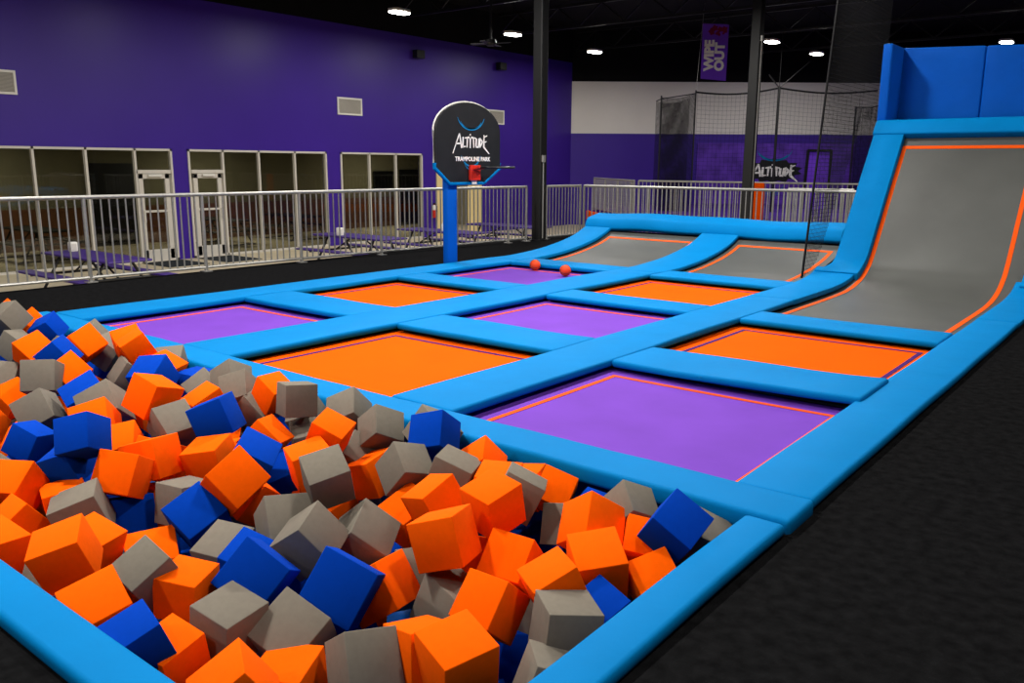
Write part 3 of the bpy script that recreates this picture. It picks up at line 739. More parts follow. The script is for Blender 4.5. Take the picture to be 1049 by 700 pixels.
# fire extinguisher
EY = 19.52
o = empty('fire_extinguisher', (WX, EY, -0.25), 'small red fire extinguisher on the wall beside the cream doorway', 'fire extinguisher')
MB().lathe([(0.0, -0.26), (0.07, -0.26), (0.075, -0.24), (0.075, 0.08), (0.05, 0.13), (0.02, 0.15)], 16, (WX + 0.09, EY, 0)).build('cylinder', M['red'], o, True)
l_ = MB().lathe([(0.077, -0.02), (0.077, 0.09), (0.05, 0.135), (0.0, 0.14)], 16, (WX + 0.09, EY, 0)).build('collar', M['whitep'], o, True); l_['label'] = 'white upper band'
m = MB(); m.box(WX + 0.05, WX + 0.14, EY - 0.02, EY + 0.02, 0.15, 0.2); m.tube([(WX + 0.1, EY, 0.17), (WX + 0.17, EY + 0.03, 0.1), (WX + 0.17, EY + 0.03, -0.08)], 0.01, 6); m.build('handle', M['blackmetal'], o)
MB().box(WX + 0.001, WX + 0.02, EY - 0.04, EY + 0.04, -0.15, 0.1).build('bracket', M['steel'], o)

# ceiling unit on a drop rod
o = empty('ceiling_fan', (-14.9, 17.7, 4.45), 'dark ceiling fan on a drop rod left of the tall column', 'fan')
m = MB(); m.bar((-14.9, 17.7, 4.6), (-14.9, 17.7, CEIL), 0.06, n=8); m.build('drop_rod', M['blackmetal'], o)
MB().lathe([(0.02, 4.62), (0.13, 4.6), (0.15, 4.5), (0.1, 4.44), (0.02, 4.43)], 18, (-14.9, 17.7, 0)).build('motor', M['blackmetal'], o, True)
for k in range(4):
    a = k * PI / 2 + 0.3; m = MB()
    m.box(0.12, 0.55, -0.07, 0.07, -0.008, 0.008, (Euler((0.12, 0, 0)).to_matrix()), (0, 0, 0))
    q = Matrix.Rotation(a, 4, 'Z'); bmesh.ops.transform(m.bm, matrix=Matrix.Translation((-14.9, 17.7, 4.5)) @ q, verts=m.bm.verts[:])
    m.build('blade', M['blackmetal'], o)

# banner
bu = Vector((0.7806, 0.6249, 0)); bn = Vector((0.6249, -0.7806, 0)); bo = Vector((-11.30, 23.38, 0))
o = empty('hanging_banner', (bo.x, bo.y, 3.82), 'purple hanging banner reading WIPE OUT under the black ceiling', 'banner')
m = MB(); m.prism([(-0.36, 3.86), (0.37, 3.80), (0.38, 5.34), (-0.37, 5.38)], lambda a, b, w: bo + bu * a + bn * w + Vector((0, 0, b)), 0.012); m.build('cloth', M['banner'], o)
bt = lambda a, z: bo + bu * a + bn * 0.014 + Vector((0, 0, z))
place_text('lettering', 'WIPE', 0.36, M['text'], bt(-0.14, 4.50), (0, 0, 1), -bu, o, 0.02)
place_text('lettering', 'OUT', 0.36, M['text'], bt(0.16, 4.46), (0, 0, 1), -bu, o, 0.02)
m = MB(); rng = random.Random(5)
for k in range(16):
    a, z, r = rng.uniform(-0.12, 0.28), rng.uniform(5.06, 5.26), rng.uniform(0.015, 0.075)
    m.prism([(a + r * (1 + 0.5 * (j % 2)) * math.cos(j * PI / 5), z + r * (1 + 0.5 * (j % 2)) * math.sin(j * PI / 5)) for j in range(10)], lambda p, q, w: bo + bu * p + bn * (0.013 + w) + Vector((0, 0, q)), 0.002 + k * 0.0004)
s_ = m.build('splatter_print', M['splat'], o); s_['label'] = 'dark red splatter print'
m = MB(); m.bar(bo + bu * -0.4 + Vector((0, 0, 5.37)), bo + bu * 0.4 + Vector((0, 0, 5.35)), 0.03, n=8)
for a in (-0.35, 0.35): m.bar(bo + bu * a + Vector((0, 0, 5.36)), bo + bu * a + Vector((0, 0, CEIL)), 0.01, n=6)
m.build('hanger', M['blackmetal'], o)

# ------------------------------------------------------------------ mural, door frame and nets by the back wall
o = empty('wall_mural', tuple(bw(10.9, 0.03, 0.0)), 'mottled purple mural with white spiky lettering on the back wall', 'mural')
bwbox(MB(), 4.9, 10.9, 0.002, 0.05, CF + 0.1, 2.25).build('panel', M['mural'], o)
cs = 7.85
m = MB(); rg = random.Random(3); pts_ = []
for k in range(28):
    t_ = 2 * PI * k / 28; q_ = 1.0 + (0.16 if k % 2 else -0.10) * rg.uniform(0.5, 1.2); pts_.append((1.0 * q_ * math.cos(t_), 0.20 + 0.42 * q_ * math.sin(t_)))
m.prism(pts_, lambda a, b, w: bw(cs + a, 0.051 + w, 1.02 + b), 0.004)
b_ = m.build('logo_backing', M['blackmetal'], o); b_['label'] = 'dark ragged patch behind the lettering'
logo(lambda a, b, w: bw(cs + a, 0.057 + w, 1.02 + b), o, 0.36, 1.5)
DD = 3.4
o = empty('net_door_frame', tuple(bw(8.0, DD, FL)), 'black metal door frame in front of the purple mural', 'door frame')
m = MB()
for s_ in (7.9, 8.75): m.bar(bw(s_, DD, FL), bw(s_ + (0.02 if s_ > 8.5 else 0.08), DD, 1.93), 0.08)
m.bar(bw(7.96, DD, 1.93), bw(8.79, DD, 1.93), 0.08)
m.build('frame', M['blackmetal'], o)
bwbox(MB(), 7.99, 8.73, DD - 0.03, DD + 0.01, FL, 1.9).build('panel', M['banner'], o)

def at_px(s_, w, z): return bw(s_, w, z)
def net_sheet(m, A, B, zA0, zA1, zB0, zB1, dx, dz, th):
    A, B = Vector(A), Vector(B); L_ = (B - A).length; n = max(2, int(L_ / dx))
    for k in range(n + 1):
        t = k / n; q = A + (B - A) * t; sagz = -0.10 * math.sin(PI * t)
        m.bar((q.x, q.y, zA0 + (zB0 - zA0) * t), (q.x, q.y, zA1 + (zB1 - zA1) * t + sagz), th, n=3)
    nz = int((zA1 - zA0) / dz)
    for k in range(nz):
        f = k / nz; P_ = []
        for j in range(7):
            t = j / 6; q = A + (B - A) * t; lo = zA0 + (zB0 - zA0) * t; hi = zA1 + (zB1 - zA1) * t - 0.10 * math.sin(PI * t)
            P_.append((q.x, q.y, lo + (hi - lo) * f))
        for a, b in zip(P_, P_[1:]): m.bar(a, b, th, n=3)
    return m
W2 = 5.5
def far(px_s, z): return bw(px_s, W2, z)
sA, sB, sC, sD = 2.51, 3.59, 6.20, 8.1
o = empty('net_enclosure', tuple(far(sA, FL)), 'dark double-layered net corner between the two black columns, by the back wall', 'net')
m = MB(); net_sheet(m, far(sA, 0), far(sB, 0), FL, 3.52, FL, 3.66, 0.036, 0.036, 0.0135)
net_sheet(m, far(sA, 0) - n_ * 0.9, far(sB, 0) - n_ * 0.9, FL, 3.45, FL, 3.55, 0.036, 0.036, 0.0135); m.build('netting', M['net'], o)
m = MB()
for s_, z in ((sA, 3.55), (sB, 3.72)): m.bar(far(s_, FL), far(s_, z), 0.05, n=8)
m.bar(far(sA, 3.45), far(sB, 3.62), 0.035, n=6); m.bar(far(sA, 3.45), far(sA, 3.45) - n_ * 0.9, 0.035, n=6)
m.build('net_post', M['blackmetal'], o)
m = MB(); m.bar(far(sB, 3.72), far(sB, 3.72) + Vector((0.1, 0.1, 2.6)), 0.012, n=6); m.build('hanging_cable', M['steel'], o)
sE, sF = 8.62, 9.66
o = empty('net_enclosure', tuple(far(sE, FL)), 'dark net corner at the far right, beside the tall ramp', 'net')
m = MB(); net_sheet(m, far(sE, 0) + n_ * 0.1, far(sF, 0) + n_ * 0.1, FL, 3.22, FL, 3.38, 0.036, 0.036, 0.0135); m.build('netting', M['net'], o)
m = MB(); m.bar(far(sE, FL) + n_ * 0.1, far(sE, 3.25) + n_ * 0.1, 0.05, n=8); m.build('net_post', M['blackmetal'], o)
m = MB(); m.tube([far(sE, 3.22) + n_ * 0.1, far((sE + sF) / 2, 3.22) + n_ * 0.1, far(sF, 3.38) + n_ * 0.1], 0.02, 6); m.build('top_cord', M['net'], o)
o = empty('net_screen', tuple(far(sC, FL)), 'long thin black net screen hung between posts before the mural', 'net')
m = MB()
net_sheet(m, far(sB + 0.06, 0), far(sC, 0), FL, 3.66, FL, 3.80, 0.13, 0.13, 0.006); net_sheet(m, far(sC, 0), far(sD + 1.2, 0), FL, 3.80, FL, 3.74, 0.13, 0.13, 0.006)
m.build('netting', M['net'], o)
m = MB()
for a, b, za, zb3 in ((sB, sC, 3.66, 3.80), (sC, sD + 1.2, 3.80, 3.74)):
    m.tube([far(a + (b - a) * t / 8, za + (zb3 - za) * t / 8 - 0.12 * math.sin(PI * t / 8)) for t in range(9)], 0.03, 6)
m.build('top_cord', M['net'], o)
m = MB(); m.bar(far(sC, FL), far(sC, 3.85), 0.09, n=8); m.bar(far(sC, 3.8), far(sC - 0.35, 4.2), 0.04, n=6); m.bar(far(sC, 3.8), far(sC + 0.9, 4.6), 0.03, n=6); m.bar(far(sC, 3.8), far(sC, 5.5), 0.02, n=6)
m.build('net_post', M['blackmetal'], o)

# ------------------------------------------------------------------ picnic tables, mats, table things
def picnic(cx, cy, label, L=2.35, group='purple picnic tables', rot=0.0):
    o = empty('picnic_table', (0, 0, 0), label, 'table', group)
    def part(m, name, mm):
        q = m.build(name, mm, o); q.matrix_parent_inverse = Matrix(); return q
    m = MB(); m.box(-L / 2, L / 2, -0.37, 0.37, 0.69, 0.73); m.bevel(0.02, 2); part(m, 'tabletop', M['tabletop'])
    for s_ in (-1, 1):
        m = MB(); m.box(-L / 2, L / 2, s_ * 0.68 - 0.13, s_ * 0.68 + 0.13, 0.405, 0.44); m.bevel(0.015, 2); part(m, 'bench', M['tabletop'])
    for x in (-L * 0.32, L * 0.32):
        m = MB(); m.bar((x, -0.62, 0.0), (x, -0.22, 0.69), 0.05, n=8); m.bar((x, 0.62, 0.0), (x, 0.22, 0.69), 0.05, n=8)
        m.bar((x, -0.74, 0.39), (x, 0.74, 0.39), 0.045, n=8); m.bar((x, -0.7, 0.015), (x, 0.7, 0.015), 0.045, n=8)
        m.bar((x, 0, 0.39), (x * 0.25, 0, 0.68), 0.035, n=6); part(m, 'leg_frame', M['blackmetal'])
    o.location = (cx, cy, CF); o.rotation_euler = (0, 0, rot); return o
picnic(-14.45, 6.72, 'purple picnic table with black legs behind the left end of the railing', 2.45)
picnic(-14.2, 12.35, 'purple picnic table behind the railing, left of the basketball hoop', 2.35)
picnic(-13.9, 14.7, 'purple picnic table just left of the basketball hoop post, behind the railing', 2.35)
picnic(-13.9, 17.2, 'purple picnic table behind the basketball hoop post and the railing', 2.35)
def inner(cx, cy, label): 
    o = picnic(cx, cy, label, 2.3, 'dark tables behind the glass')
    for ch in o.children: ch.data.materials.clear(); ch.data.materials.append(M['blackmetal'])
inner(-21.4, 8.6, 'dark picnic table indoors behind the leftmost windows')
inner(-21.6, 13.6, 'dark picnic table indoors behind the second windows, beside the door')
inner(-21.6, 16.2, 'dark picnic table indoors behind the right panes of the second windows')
def dispenser(x, y, label, h=0.15):
    o = empty('napkin_dispenser', (x, y, CF + 0.731), label, 'napkin dispenser', 'white dispensers on the picnic tables')
    m = MB(); m.box(x - 0.05, x + 0.05, y - 0.07, y + 0.07, CF + 0.731, CF + 0.731 + h); m.bevel(0.015, 2); m.build('case', M['whitep'], o, True)
    MB().box(x + 0.05, x + 0.055, y - 0.04, y + 0.04, CF + 0.76, CF + 0.731 + h - 0.03).build('napkin_slot', M['alu'], o)
dispenser(-15.3, 6.75, 'white dispenser on the picnic table at the left', 0.17)
dispenser(-14.5, 12.1, 'white dispenser on the picnic table left of the basketball hoop', 0.17)
o = empty('squeeze_bottle', (-13.75, 14.6, CF + 0.731), 'clear white bottle on the picnic table beside the hoop post', 'bottle')
MB().lathe([(0.0, 0), (0.05, 0), (0.05, 0.14), (0.02, 0.19), (0.015, 0.23), (0.0, 0.23)], 14, (-13.75, 14.6, CF + 0.731)).build('body', M['whitep'], o, True)
def floor_mat(x0, x1, y0, y1, label):
    m = MB(); m.box(x0, x1, y0, y1, CF, CF + 0.012); m.bevel(0.005, 1)
    tag(m.build('door_mat', M['rubber'], None, loc=((x0 + x1) / 2, (y0 + y1) / 2, CF)), label, 'mat', 'dark door mats')
floor_mat(-18.7, -17.5, 9.75, 10.75, 'dark rubber mat on the floor at the left glass door')
floor_mat(-18.7, -17.4, 11.15, 12.1, 'dark rubber mat on the floor at the second glass door')
# television indoors
o = empty('television', (-23.4, 21.7, 0.5), 'dark television on the wall seen through the third windows', 'television')
m = MB(); m.box(-23.45, -23.38, 21.2, 22.15, 0.5, 1.15); m.bevel(0.01, 1); m.build('casing', M['blackmetal'], o)
MB().box(-23.38, -23.376, 21.24, 22.11, 0.54, 1.11).build('screen', mat('dark_screen', (12, 12, 14), 0.2, 0.5), o)

# ------------------------------------------------------------------ foam cubes
FOAM = [
    ('G', -7.490, 2.740, 0.136, 0.206, -1.897, 0.932, 1.458, 'tilted grey foam cube below the far-left purple trampoline, 1% across, 46% down the photo'),
    ('O', -8.038, 2.954, 0.060, 0.191, -0.540, 0.653, -1.763, 'half-buried orange foam cube below the far-left purple trampoline, 1% across, 44% down the photo'),
    ('G', -7.278, 2.688, -0.057, 0.195, -1.764, 0.527, 0.387, 'tilted grey foam cube in the pile, 1% across, 50% down the photo'),
    ('O', -7.612, 2.975, 0.027, 0.191, -0.849, 0.646, 2.337, 'half-buried orange foam cube below the far-left purple trampoline, 3% across, 46% down the photo'),
    ('O', -6.118, 2.370, 0.107, 0.192, 2.704, -0.650, -2.763, 'steeply tilted orange foam cube in the pile, 3% across, 51% down the photo'),
    ('B', -7.365, 2.983, 0.025, 0.190, -1.089, 0.377, -0.794, 'tilted blue foam cube below the far-left purple trampoline, 5% across, 48% down the photo'),
    ('B', -5.977, 2.459, 0.086, 0.197, -3.014, 0.900, 0.888, 'steeply tilted blue foam cube in the pile, 6% across, 51% down the photo'),
    ('O', -6.194, 2.739, 0.088, 0.201, -0.930, 0.303, -1.307, 'steeply tilted orange foam cube below the far-left purple trampoline, 9% across, 50% down the photo'),
    ('G', -6.265, 2.942, -0.001, 0.199, -1.574, 0.606, 0.585, 'tilted grey foam cube below the far-left purple trampoline, 10% across, 52% down the photo'),
    ('G', -6.696, 3.028, 0.028, 0.193, -2.637, 0.907, 1.306, 'half-buried grey foam cube below the far-left purple trampoline, 10% across, 48% down the photo'),
    ('O', -5.961, 2.962, 0.093, 0.193, -0.450, 0.228, -1.886, 'tilted orange foam cube below the far-left purple trampoline, 12% across, 49% down the photo'),
    ('O', -5.585, 2.819, 0.148, 0.177, 1.463, -1.057, -1.735, 'tilted orange foam cube below the far-left purple trampoline, 13% across, 51% down the photo'),
    ('O', -5.391, 2.912, -0.004, 0.192, 0.501, 0.012, 2.135, 'tilted orange foam cube below the far-left purple trampoline, 17% across, 53% down the photo'),
    ('G', -5.546, 3.041, -0.011, 0.193, -0.451, 0.079, -2.334, 'half-buried grey foam cube below the far-left purple trampoline, 17% across, 51% down the photo'),
    ('B', -5.242, 2.746, 0.008, 0.209, -0.133, -0.523, 2.100, 'tilted blue foam cube below the far-left purple trampoline, 15% across, 54% down the photo'),
    ('G', -5.828, 2.869, -0.100, 0.187, 0.217, -0.962, 1.151, 'tilted grey foam cube below the far-left purple trampoline, 12% across, 54% down the photo'),
    ('B', -6.477, 3.000, -0.131, 0.200, -1.076, 0.477, 2.140, 'half-buried blue foam cube below the far-left purple trampoline, 10% across, 54% down the photo'),
    ('O', -5.807, 2.451, -0.014, 0.199, -2.517, 0.712, 0.587, 'steeply tilted orange foam cube in the pile, 7% across, 54% down the photo'),
    ('G', -5.723, 2.249, 0.020, 0.205, -2.738, 0.002, -2.264, 'tilted grey foam cube in the pile, 4% across, 55% down the photo'),
    ('G', -6.245, 2.199, -0.068, 0.187, 0.223, -0.773, 2.358, 'steeply tilted grey foam cube in the pile, 1% across, 54% down the photo'),
    ('O', -5.921, 2.118, -0.143, 0.190, 2.838, 0.786, -3.123, 'steeply tilted orange foam cube in the pile, 1% across, 58% down the photo'),
    ('G', -5.194, 2.003, -0.058, 0.196, -2.649, 0.498, -2.180, 'steeply tilted grey foam cube in the pile, 4% across, 60% down the photo'),
    ('B', -5.046, 2.224, -0.002, 0.216, -2.805, -0.482, 1.226, 'tilted blue foam cube in the pile, 7% across, 57% down the photo'),
    ('G', -4.779, 2.196, 0.002, 0.213, -2.430, 0.482, -2.230, 'steeply tilted grey foam cube in the pile, 10% across, 58% down the photo'),
    ('O', -4.552, 2.037, -0.019, 0.202, -2.308, 0.297, -2.245, 'steeply tilted orange foam cube in the pile, 10% across, 60% down the photo'),
    ('O', -4.328, 2.062, -0.095, 0.181, -2.171, 0.169, -2.268, 'tilted orange foam cube in the pile, 12% across, 63% down the photo'),
    ('O', -4.500, 2.345, 0.088, 0.205, -2.829, -0.287, -2.988, 'tilted orange foam cube in the pile, 15% across, 58% down the photo'),
    ('G', -4.329, 2.362, -0.057, 0.196, -2.440, -0.111, 1.499, 'steeply tilted grey foam cube in the pile, 17% across, 62% down the photo'),
    ('O', -4.446, 2.650, -0.020, 0.188, 2.662, -0.038, 2.964, 'tilted orange foam cube in the pile, 20% across, 58% down the photo'),
    ('B', -3.992, 2.427, 0.044, 0.200, -3.063, 0.393, -2.474, 'tilted blue foam cube in the pile, 21% across, 61% down the photo'),
    ('G', -4.968, 2.955, -0.083, 0.188, -2.422, 0.495, -0.049, 'steeply tilted grey foam cube below the big orange trampoline, 19% across, 56% down the photo'),
    ('B', -5.204, 3.027, -0.090, 0.187, 0.004, 0.041, -1.445, 'half-buried blue foam cube below the far-left purple trampoline, 18% across, 55% down the photo'),
    ('G', -4.757, 3.020, 0.007, 0.187, -2.588, 0.536, -2.799, 'steeply tilted grey foam cube below the big orange trampoline, 22% across, 54% down the photo'),
    ('G', -4.526, 2.923, -0.003, 0.185, -0.896, 0.318, -2.529, 'steeply tilted grey foam cube below the big orange trampoline, 23% across, 56% down the photo'),
    ('G', -4.413, 2.972, -0.099, 0.190, -1.232, 0.823, 0.445, 'steeply tilted grey foam cube below the big orange trampoline, 24% across, 60% down the photo'),
    ('O', -4.294, 3.007, 0.007, 0.177, 3.133, -0.539, -3.055, 'tilted orange foam cube below the big orange trampoline, 26% across, 57% down the photo'),
    ('G', -3.853, 2.856, 0.081, 0.185, -0.114, 0.108, 1.213, 'level grey foam cube below the big orange trampoline, 29% across, 58% down the photo'),
    ('G', -3.969, 3.011, -0.084, 0.178, -2.034, 0.933, 1.739, 'half-buried grey foam cube below the big orange trampoline, 30% across, 60% down the photo'),
    ('G', -3.800, 2.896, -0.166, 0.197, -2.892, -0.127, 1.045, 'tilted grey foam cube below the big orange trampoline, 29% across, 63% down the photo'),
    ('G', -3.613, 3.033, 0.001, 0.190, -2.259, 0.427, -2.654, 'steeply tilted grey foam cube below the big orange trampoline, 34% across, 59% down the photo'),
    ('G', -3.283, 2.973, -0.014, 0.182, -2.582, 0.643, -3.092, 'steeply tilted grey foam cube below the big orange trampoline, 37% across, 62% down the photo'),
    ('O', -3.341, 2.669, 0.018, 0.178, 2.922, -0.447, -2.628, 'tilted orange foam cube in the pile, 32% across, 63% down the photo'),
    ('O', -3.263, 2.483, -0.070, 0.193, 0.052, -0.210, 1.152, 'level orange foam cube in the pile, 29% across, 67% down the photo'),
    ('O', -3.803, 2.602, -0.085, 0.182, -2.408, 0.126, 2.078, 'steeply tilted orange foam cube in the pile, 27% across, 63% down the photo'),
    ('B', -3.608, 2.375, -0.094, 0.204, -2.839, 0.564, 0.836, 'tilted blue foam cube in the pile, 25% across, 66% down the photo'),
    ('O', -3.273, 2.059, -0.034, 0.207, -2.402, 0.785, 0.567, 'steeply tilted orange foam cube in the pile, 23% across, 70% down the photo'),
    ('O', -3.832, 2.281, -0.124, 0.201, 2.979, 0.177, -2.618, 'level orange foam cube in the pile, 20% across, 66% down the photo'),
    ('O', -4.134, 2.164, -0.162, 0.210, -1.775, 1.103, -1.411, 'half-buried orange foam cube in the pile, 16% across, 67% down the photo'),
    ('O', -3.974, 2.041, -0.080, 0.204, -3.007, 0.282, -2.704, 'tilted orange foam cube in the pile, 16% across, 66% down the photo'),
    ('O', -3.874, 1.835, -0.081, 0.198, -2.640, -0.124, -2.546, 'tilted orange foam cube in the pile, 12% across, 69% down the photo'),
    ('B', -4.036, 1.738, 0.104, 0.180, -2.627, 0.275, -2.546, 'tilted blue foam cube along front left pit rim, 8% across, 64% down the photo'),
    ('B', -4.809, 1.790, -0.103, 0.169, -2.925, -0.391, -2.733, 'tilted blue foam cube in the pile, 3% across, 64% down the photo'),
    ('B', -4.122, 1.693, -0.043, 0.167, 2.921, 0.346, -2.667, 'tilted blue foam cube along front left pit rim, 6% across, 68% down the photo'),
    ('O', -5.293, 1.721, -0.096, 0.186, -1.353, -0.907, -1.126, 'half-buried orange foam cube along front left pit rim, 0% across, 62% down the photo'),
    ('O', -4.152, 1.461, -0.099, 0.183, -2.189, -0.000, -2.594, 'tilted orange foam cube along front left pit rim, 2% across, 70% down the photo'),
    ('O', -3.942, 1.375, -0.195, 0.170, -2.212, -0.015, 3.131, 'tilted orange foam cube along front left pit rim, 2% across, 75% down the photo'),
    ('O', -3.996, 1.613, -0.191, 0.187, 1.458, -1.449, -1.763, 'level orange foam cube along front left pit rim, 5% across, 72% down the photo'),
    ('G', -3.800, 1.598, -0.185, 0.209, -1.647, 0.330, -2.119, 'tilted grey foam cube along front left pit rim, 8% across, 74% down the photo'),
    ('B', -3.901, 1.856, -0.311, 0.204, -0.252, 0.051, 1.382, 'tilted blue foam cube in the pile, 13% across, 75% down the photo'),
    ('O', -3.277, 1.298, -0.111, 0.195, 2.918, 0.302, -2.190, 'tilted orange foam cube along front left pit rim, 6% across, 81% down the photo'),
    ('O', -3.692, 1.174, -0.173, 0.192, -1.875, -0.121, -1.331, 'tilted orange foam cube along front left pit rim, 1% across, 79% down the photo'),
    ('O', -3.504, 1.492, -0.223, 0.188, -1.927, 0.025, -1.204, 'tilted orange foam cube along front left pit rim, 11% across, 79% down the photo'),
    ('O', -3.433, 1.726, -0.361, 0.216, -0.352, 0.050, -2.033, 'tilted orange foam cube along front left pit rim, 15% across, 79% down the photo'),
    ('G', -2.741, 1.356, -0.039, 0.161, 2.588, -0.262, -3.104, 'tilted grey foam cube along front left pit rim, 14% across, 83% down the photo'),
    ('O', -2.764, 1.183, -0.128, 0.194, -0.438, 0.250, -1.806, 'tilted orange foam cube along front left pit rim, 9% across, 87% down the photo'),
    ('B', -2.406, 1.135, -0.071, 0.151, -2.778, 0.178, -0.174, 'tilted blue foam cube near the bottom edge, 14% across, 93% down the photo'),
    ('O', -2.633, 1.436, -0.100, 0.164, 3.057, -0.114, -2.665, 'level orange foam cube along front left pit rim, 18% across, 86% down the photo'),
    ('G', -2.407, 1.457, -0.165, 0.185, 3.077, -0.183, -2.991, 'level grey foam cube near the bottom edge, 22% across, 90% down the photo'),
    ('O', -2.410, 1.247, -0.180, 0.162, 2.879, -0.160, -3.030, 'tilted orange foam cube near the bottom edge, 18% across, 95% down the photo'),
    ('O', -2.078, 1.262, -0.189, 0.199, -0.607, -0.033, 2.632, 'tilted orange foam cube near the bottom edge, 23% across, 98% down the photo'),
    ('B', -2.511, 1.645, -0.091, 0.202, -2.547, -0.565, -2.763, 'steeply tilted blue foam cube along front left pit rim, 25% across, 83% down the photo'),
    ('B', -2.770, 1.785, -0.182, 0.181, 0.343, 0.296, 0.419, 'tilted blue foam cube in the pile, 23% across, 80% down the photo'),
    ('G', -2.571, 1.934, -0.072, 0.191, -0.657, -0.252, 2.014, 'steeply tilted grey foam cube in the pile, 30% across, 79% down the photo'),
    ('G', -2.846, 2.017, -0.110, 0.197, -0.758, 0.112, 1.204, 'steeply tilted grey foam cube in the pile, 27% across, 75% down the photo'),
    ('O', -3.422, 2.211, -0.192, 0.200, -0.943, -0.797, 1.242, 'steeply tilted orange foam cube in the pile, 25% across, 74% down the photo'),
    ('B', -3.633, 2.603, -0.233, 0.178, 0.636, -0.396, 0.855, 'steeply tilted blue foam cube in the pile, 27% across, 70% down the photo'),
    ('G', -2.729, 2.157, 0.087, 0.177, 0.422, -0.200, 1.101, 'tilted grey foam cube in the pile, 32% across, 70% down the photo'),
    ('G', -3.371, 2.858, -0.148, 0.168, 2.428, -0.694, -2.283, 'steeply tilted grey foam cube below the big orange trampoline, 35% across, 66% down the photo'),
    ('O', -3.188, 2.831, -0.204, 0.197, -0.341, -0.197, 1.614, 'tilted orange foam cube below the near purple trampoline, 36% across, 70% down the photo'),
    ('G', -2.737, 2.626, -0.013, 0.183, -0.932, 0.287, 1.366, 'steeply tilted grey foam cube in the pile, 39% across, 68% down the photo'),
    ('O', -2.598, 2.525, -0.183, 0.197, -2.982, -0.388, 1.389, 'tilted orange foam cube in the pile, 39% across, 75% down the photo'),
    ('O', -2.407, 2.490, -0.051, 0.188, 2.774, 0.298, 2.946, 'tilted orange foam cube in the pile, 42% across, 72% down the photo'),
    ('G', -2.564, 2.764, -0.039, 0.190, -3.141, 0.387, 0.442, 'tilted grey foam cube below the near purple trampoline, 44% across, 68% down the photo'),
    ('O', -2.559, 2.972, -0.047, 0.173, -0.501, 0.594, -2.840, 'steeply tilted orange foam cube below the near purple trampoline, 47% across, 66% down the photo'),
    ('O', -2.348, 2.846, -0.074, 0.191, -3.055, 0.019, 0.488, 'level orange foam cube below the near purple trampoline, 48% across, 68% down the photo'),
    ('O', -2.350, 3.050, -0.132, 0.178, -0.044, 0.113, -2.827, 'half-buried orange foam cube below the near purple trampoline, 52% across, 69% down the photo'),
    ('O', -2.093, 2.501, 0.026, 0.185, 2.894, -0.089, 2.993, 'tilted orange foam cube in the pile, 48% across, 73% down the photo'),
    ('G', -2.147, 2.745, -0.016, 0.180, -3.029, -0.451, -2.610, 'tilted grey foam cube below the big orange trampoline, 52% across, 71% down the photo'),
    ('O', -2.139, 3.004, -0.091, 0.164, -2.384, -0.331, -2.761, 'steeply tilted orange foam cube below the near purple trampoline, 54% across, 71% down the photo'),
    ('B', -1.927, 3.037, -0.180, 0.186, -1.092, 0.445, 1.042, 'half-buried blue foam cube below the near purple trampoline, 58% across, 72% down the photo'),
    ('G', -1.710, 2.958, -0.046, 0.166, -2.450, 0.845, -3.016, 'steeply tilted grey foam cube by the right pit rim, 62% across, 73% down the photo'),
    ('B', -1.436, 2.839, -0.006, 0.185, -2.479, -0.412, 1.499, 'steeply tilted blue foam cube by the right pit rim, 66% across, 77% down the photo'),
    ('G', -1.407, 3.051, -0.135, 0.176, -2.719, 0.491, 0.751, 'tilted grey foam cube by the right pit rim, 69% across, 78% down the photo'),
    ('O', -1.771, 2.754, -0.070, 0.193, -2.424, 0.575, 3.016, 'steeply tilted orange foam cube by the right pit rim, 58% across, 76% down the photo'),
    ('O', -1.587, 2.854, -0.121, 0.159, -0.796, 0.189, 0.555, 'steeply tilted orange foam cube by the right pit rim, 62% across, 79% down the photo'),
    ('O', -1.634, 2.585, -0.137, 0.199, 2.795, 0.104, -2.327, 'tilted orange foam cube by the right pit rim, 59% across, 81% down the photo'),
    ('O', -1.441, 2.697, -0.190, 0.172, -0.603, 0.289, -2.234, 'steeply tilted orange foam cube by the right pit rim, 63% across, 83% down the photo'),
    ('B', -1.518, 2.438, -0.231, 0.164, -2.727, 0.286, -0.194, 'tilted blue foam cube by the right pit rim, 59% across, 87% down the photo'),
    ('G', -1.487, 2.166, -0.157, 0.194, -0.041, 0.136, 0.903, 'level grey foam cube by the right pit rim, 55% across, 90% down the photo'),
    ('O', -1.629, 2.298, -0.107, 0.180, 2.719, -0.015, 2.581, 'tilted orange foam cube by the right pit rim, 54% across, 84% down the photo'),
    ('O', -1.927, 2.418, -0.154, 0.185, -2.333, -0.070, -2.948, 'steeply tilted orange foam cube in the pile, 50% across, 81% down the photo'),
    ('O', -1.818, 2.156, -0.189, 0.185, -2.383, 0.017, -3.115, 'steeply tilted orange foam cube by the right pit rim, 48% across, 88% down the photo'),
    ('O', -1.635, 1.772, -0.150, 0.198, 3.048, -0.183, 2.860, 'level orange foam cube by the right pit rim, 45% across, 95% down the photo'),
    ('O', -1.805, 1.782, -0.182, 0.178, -2.996, 0.246, 2.933, 'tilted orange foam cube by the right pit rim, 40% across, 94% down the photo'),
    ('G', -1.903, 1.620, -0.186, 0.184, -0.652, 0.177, 1.227, 'steeply tilted grey foam cube near the bottom edge, 36% across, 96% down the photo'),
    ('G', -2.270, 1.619, -0.232, 0.207, 2.563, -0.377, -2.950, 'steeply tilted grey foam cube near the bottom edge, 28% across, 91% down the photo'),
    ('B', -2.276, 1.848, -0.140, 0.219, -2.613, -0.430, -2.688, 'steeply tilted blue foam cube in the pile, 33% across, 86% down the photo'),
    ('O', -2.319, 2.082, -0.255, 0.200, -1.807, 0.928, 0.066, 'tilted orange foam cube in the pile, 38% across, 86% down the photo'),
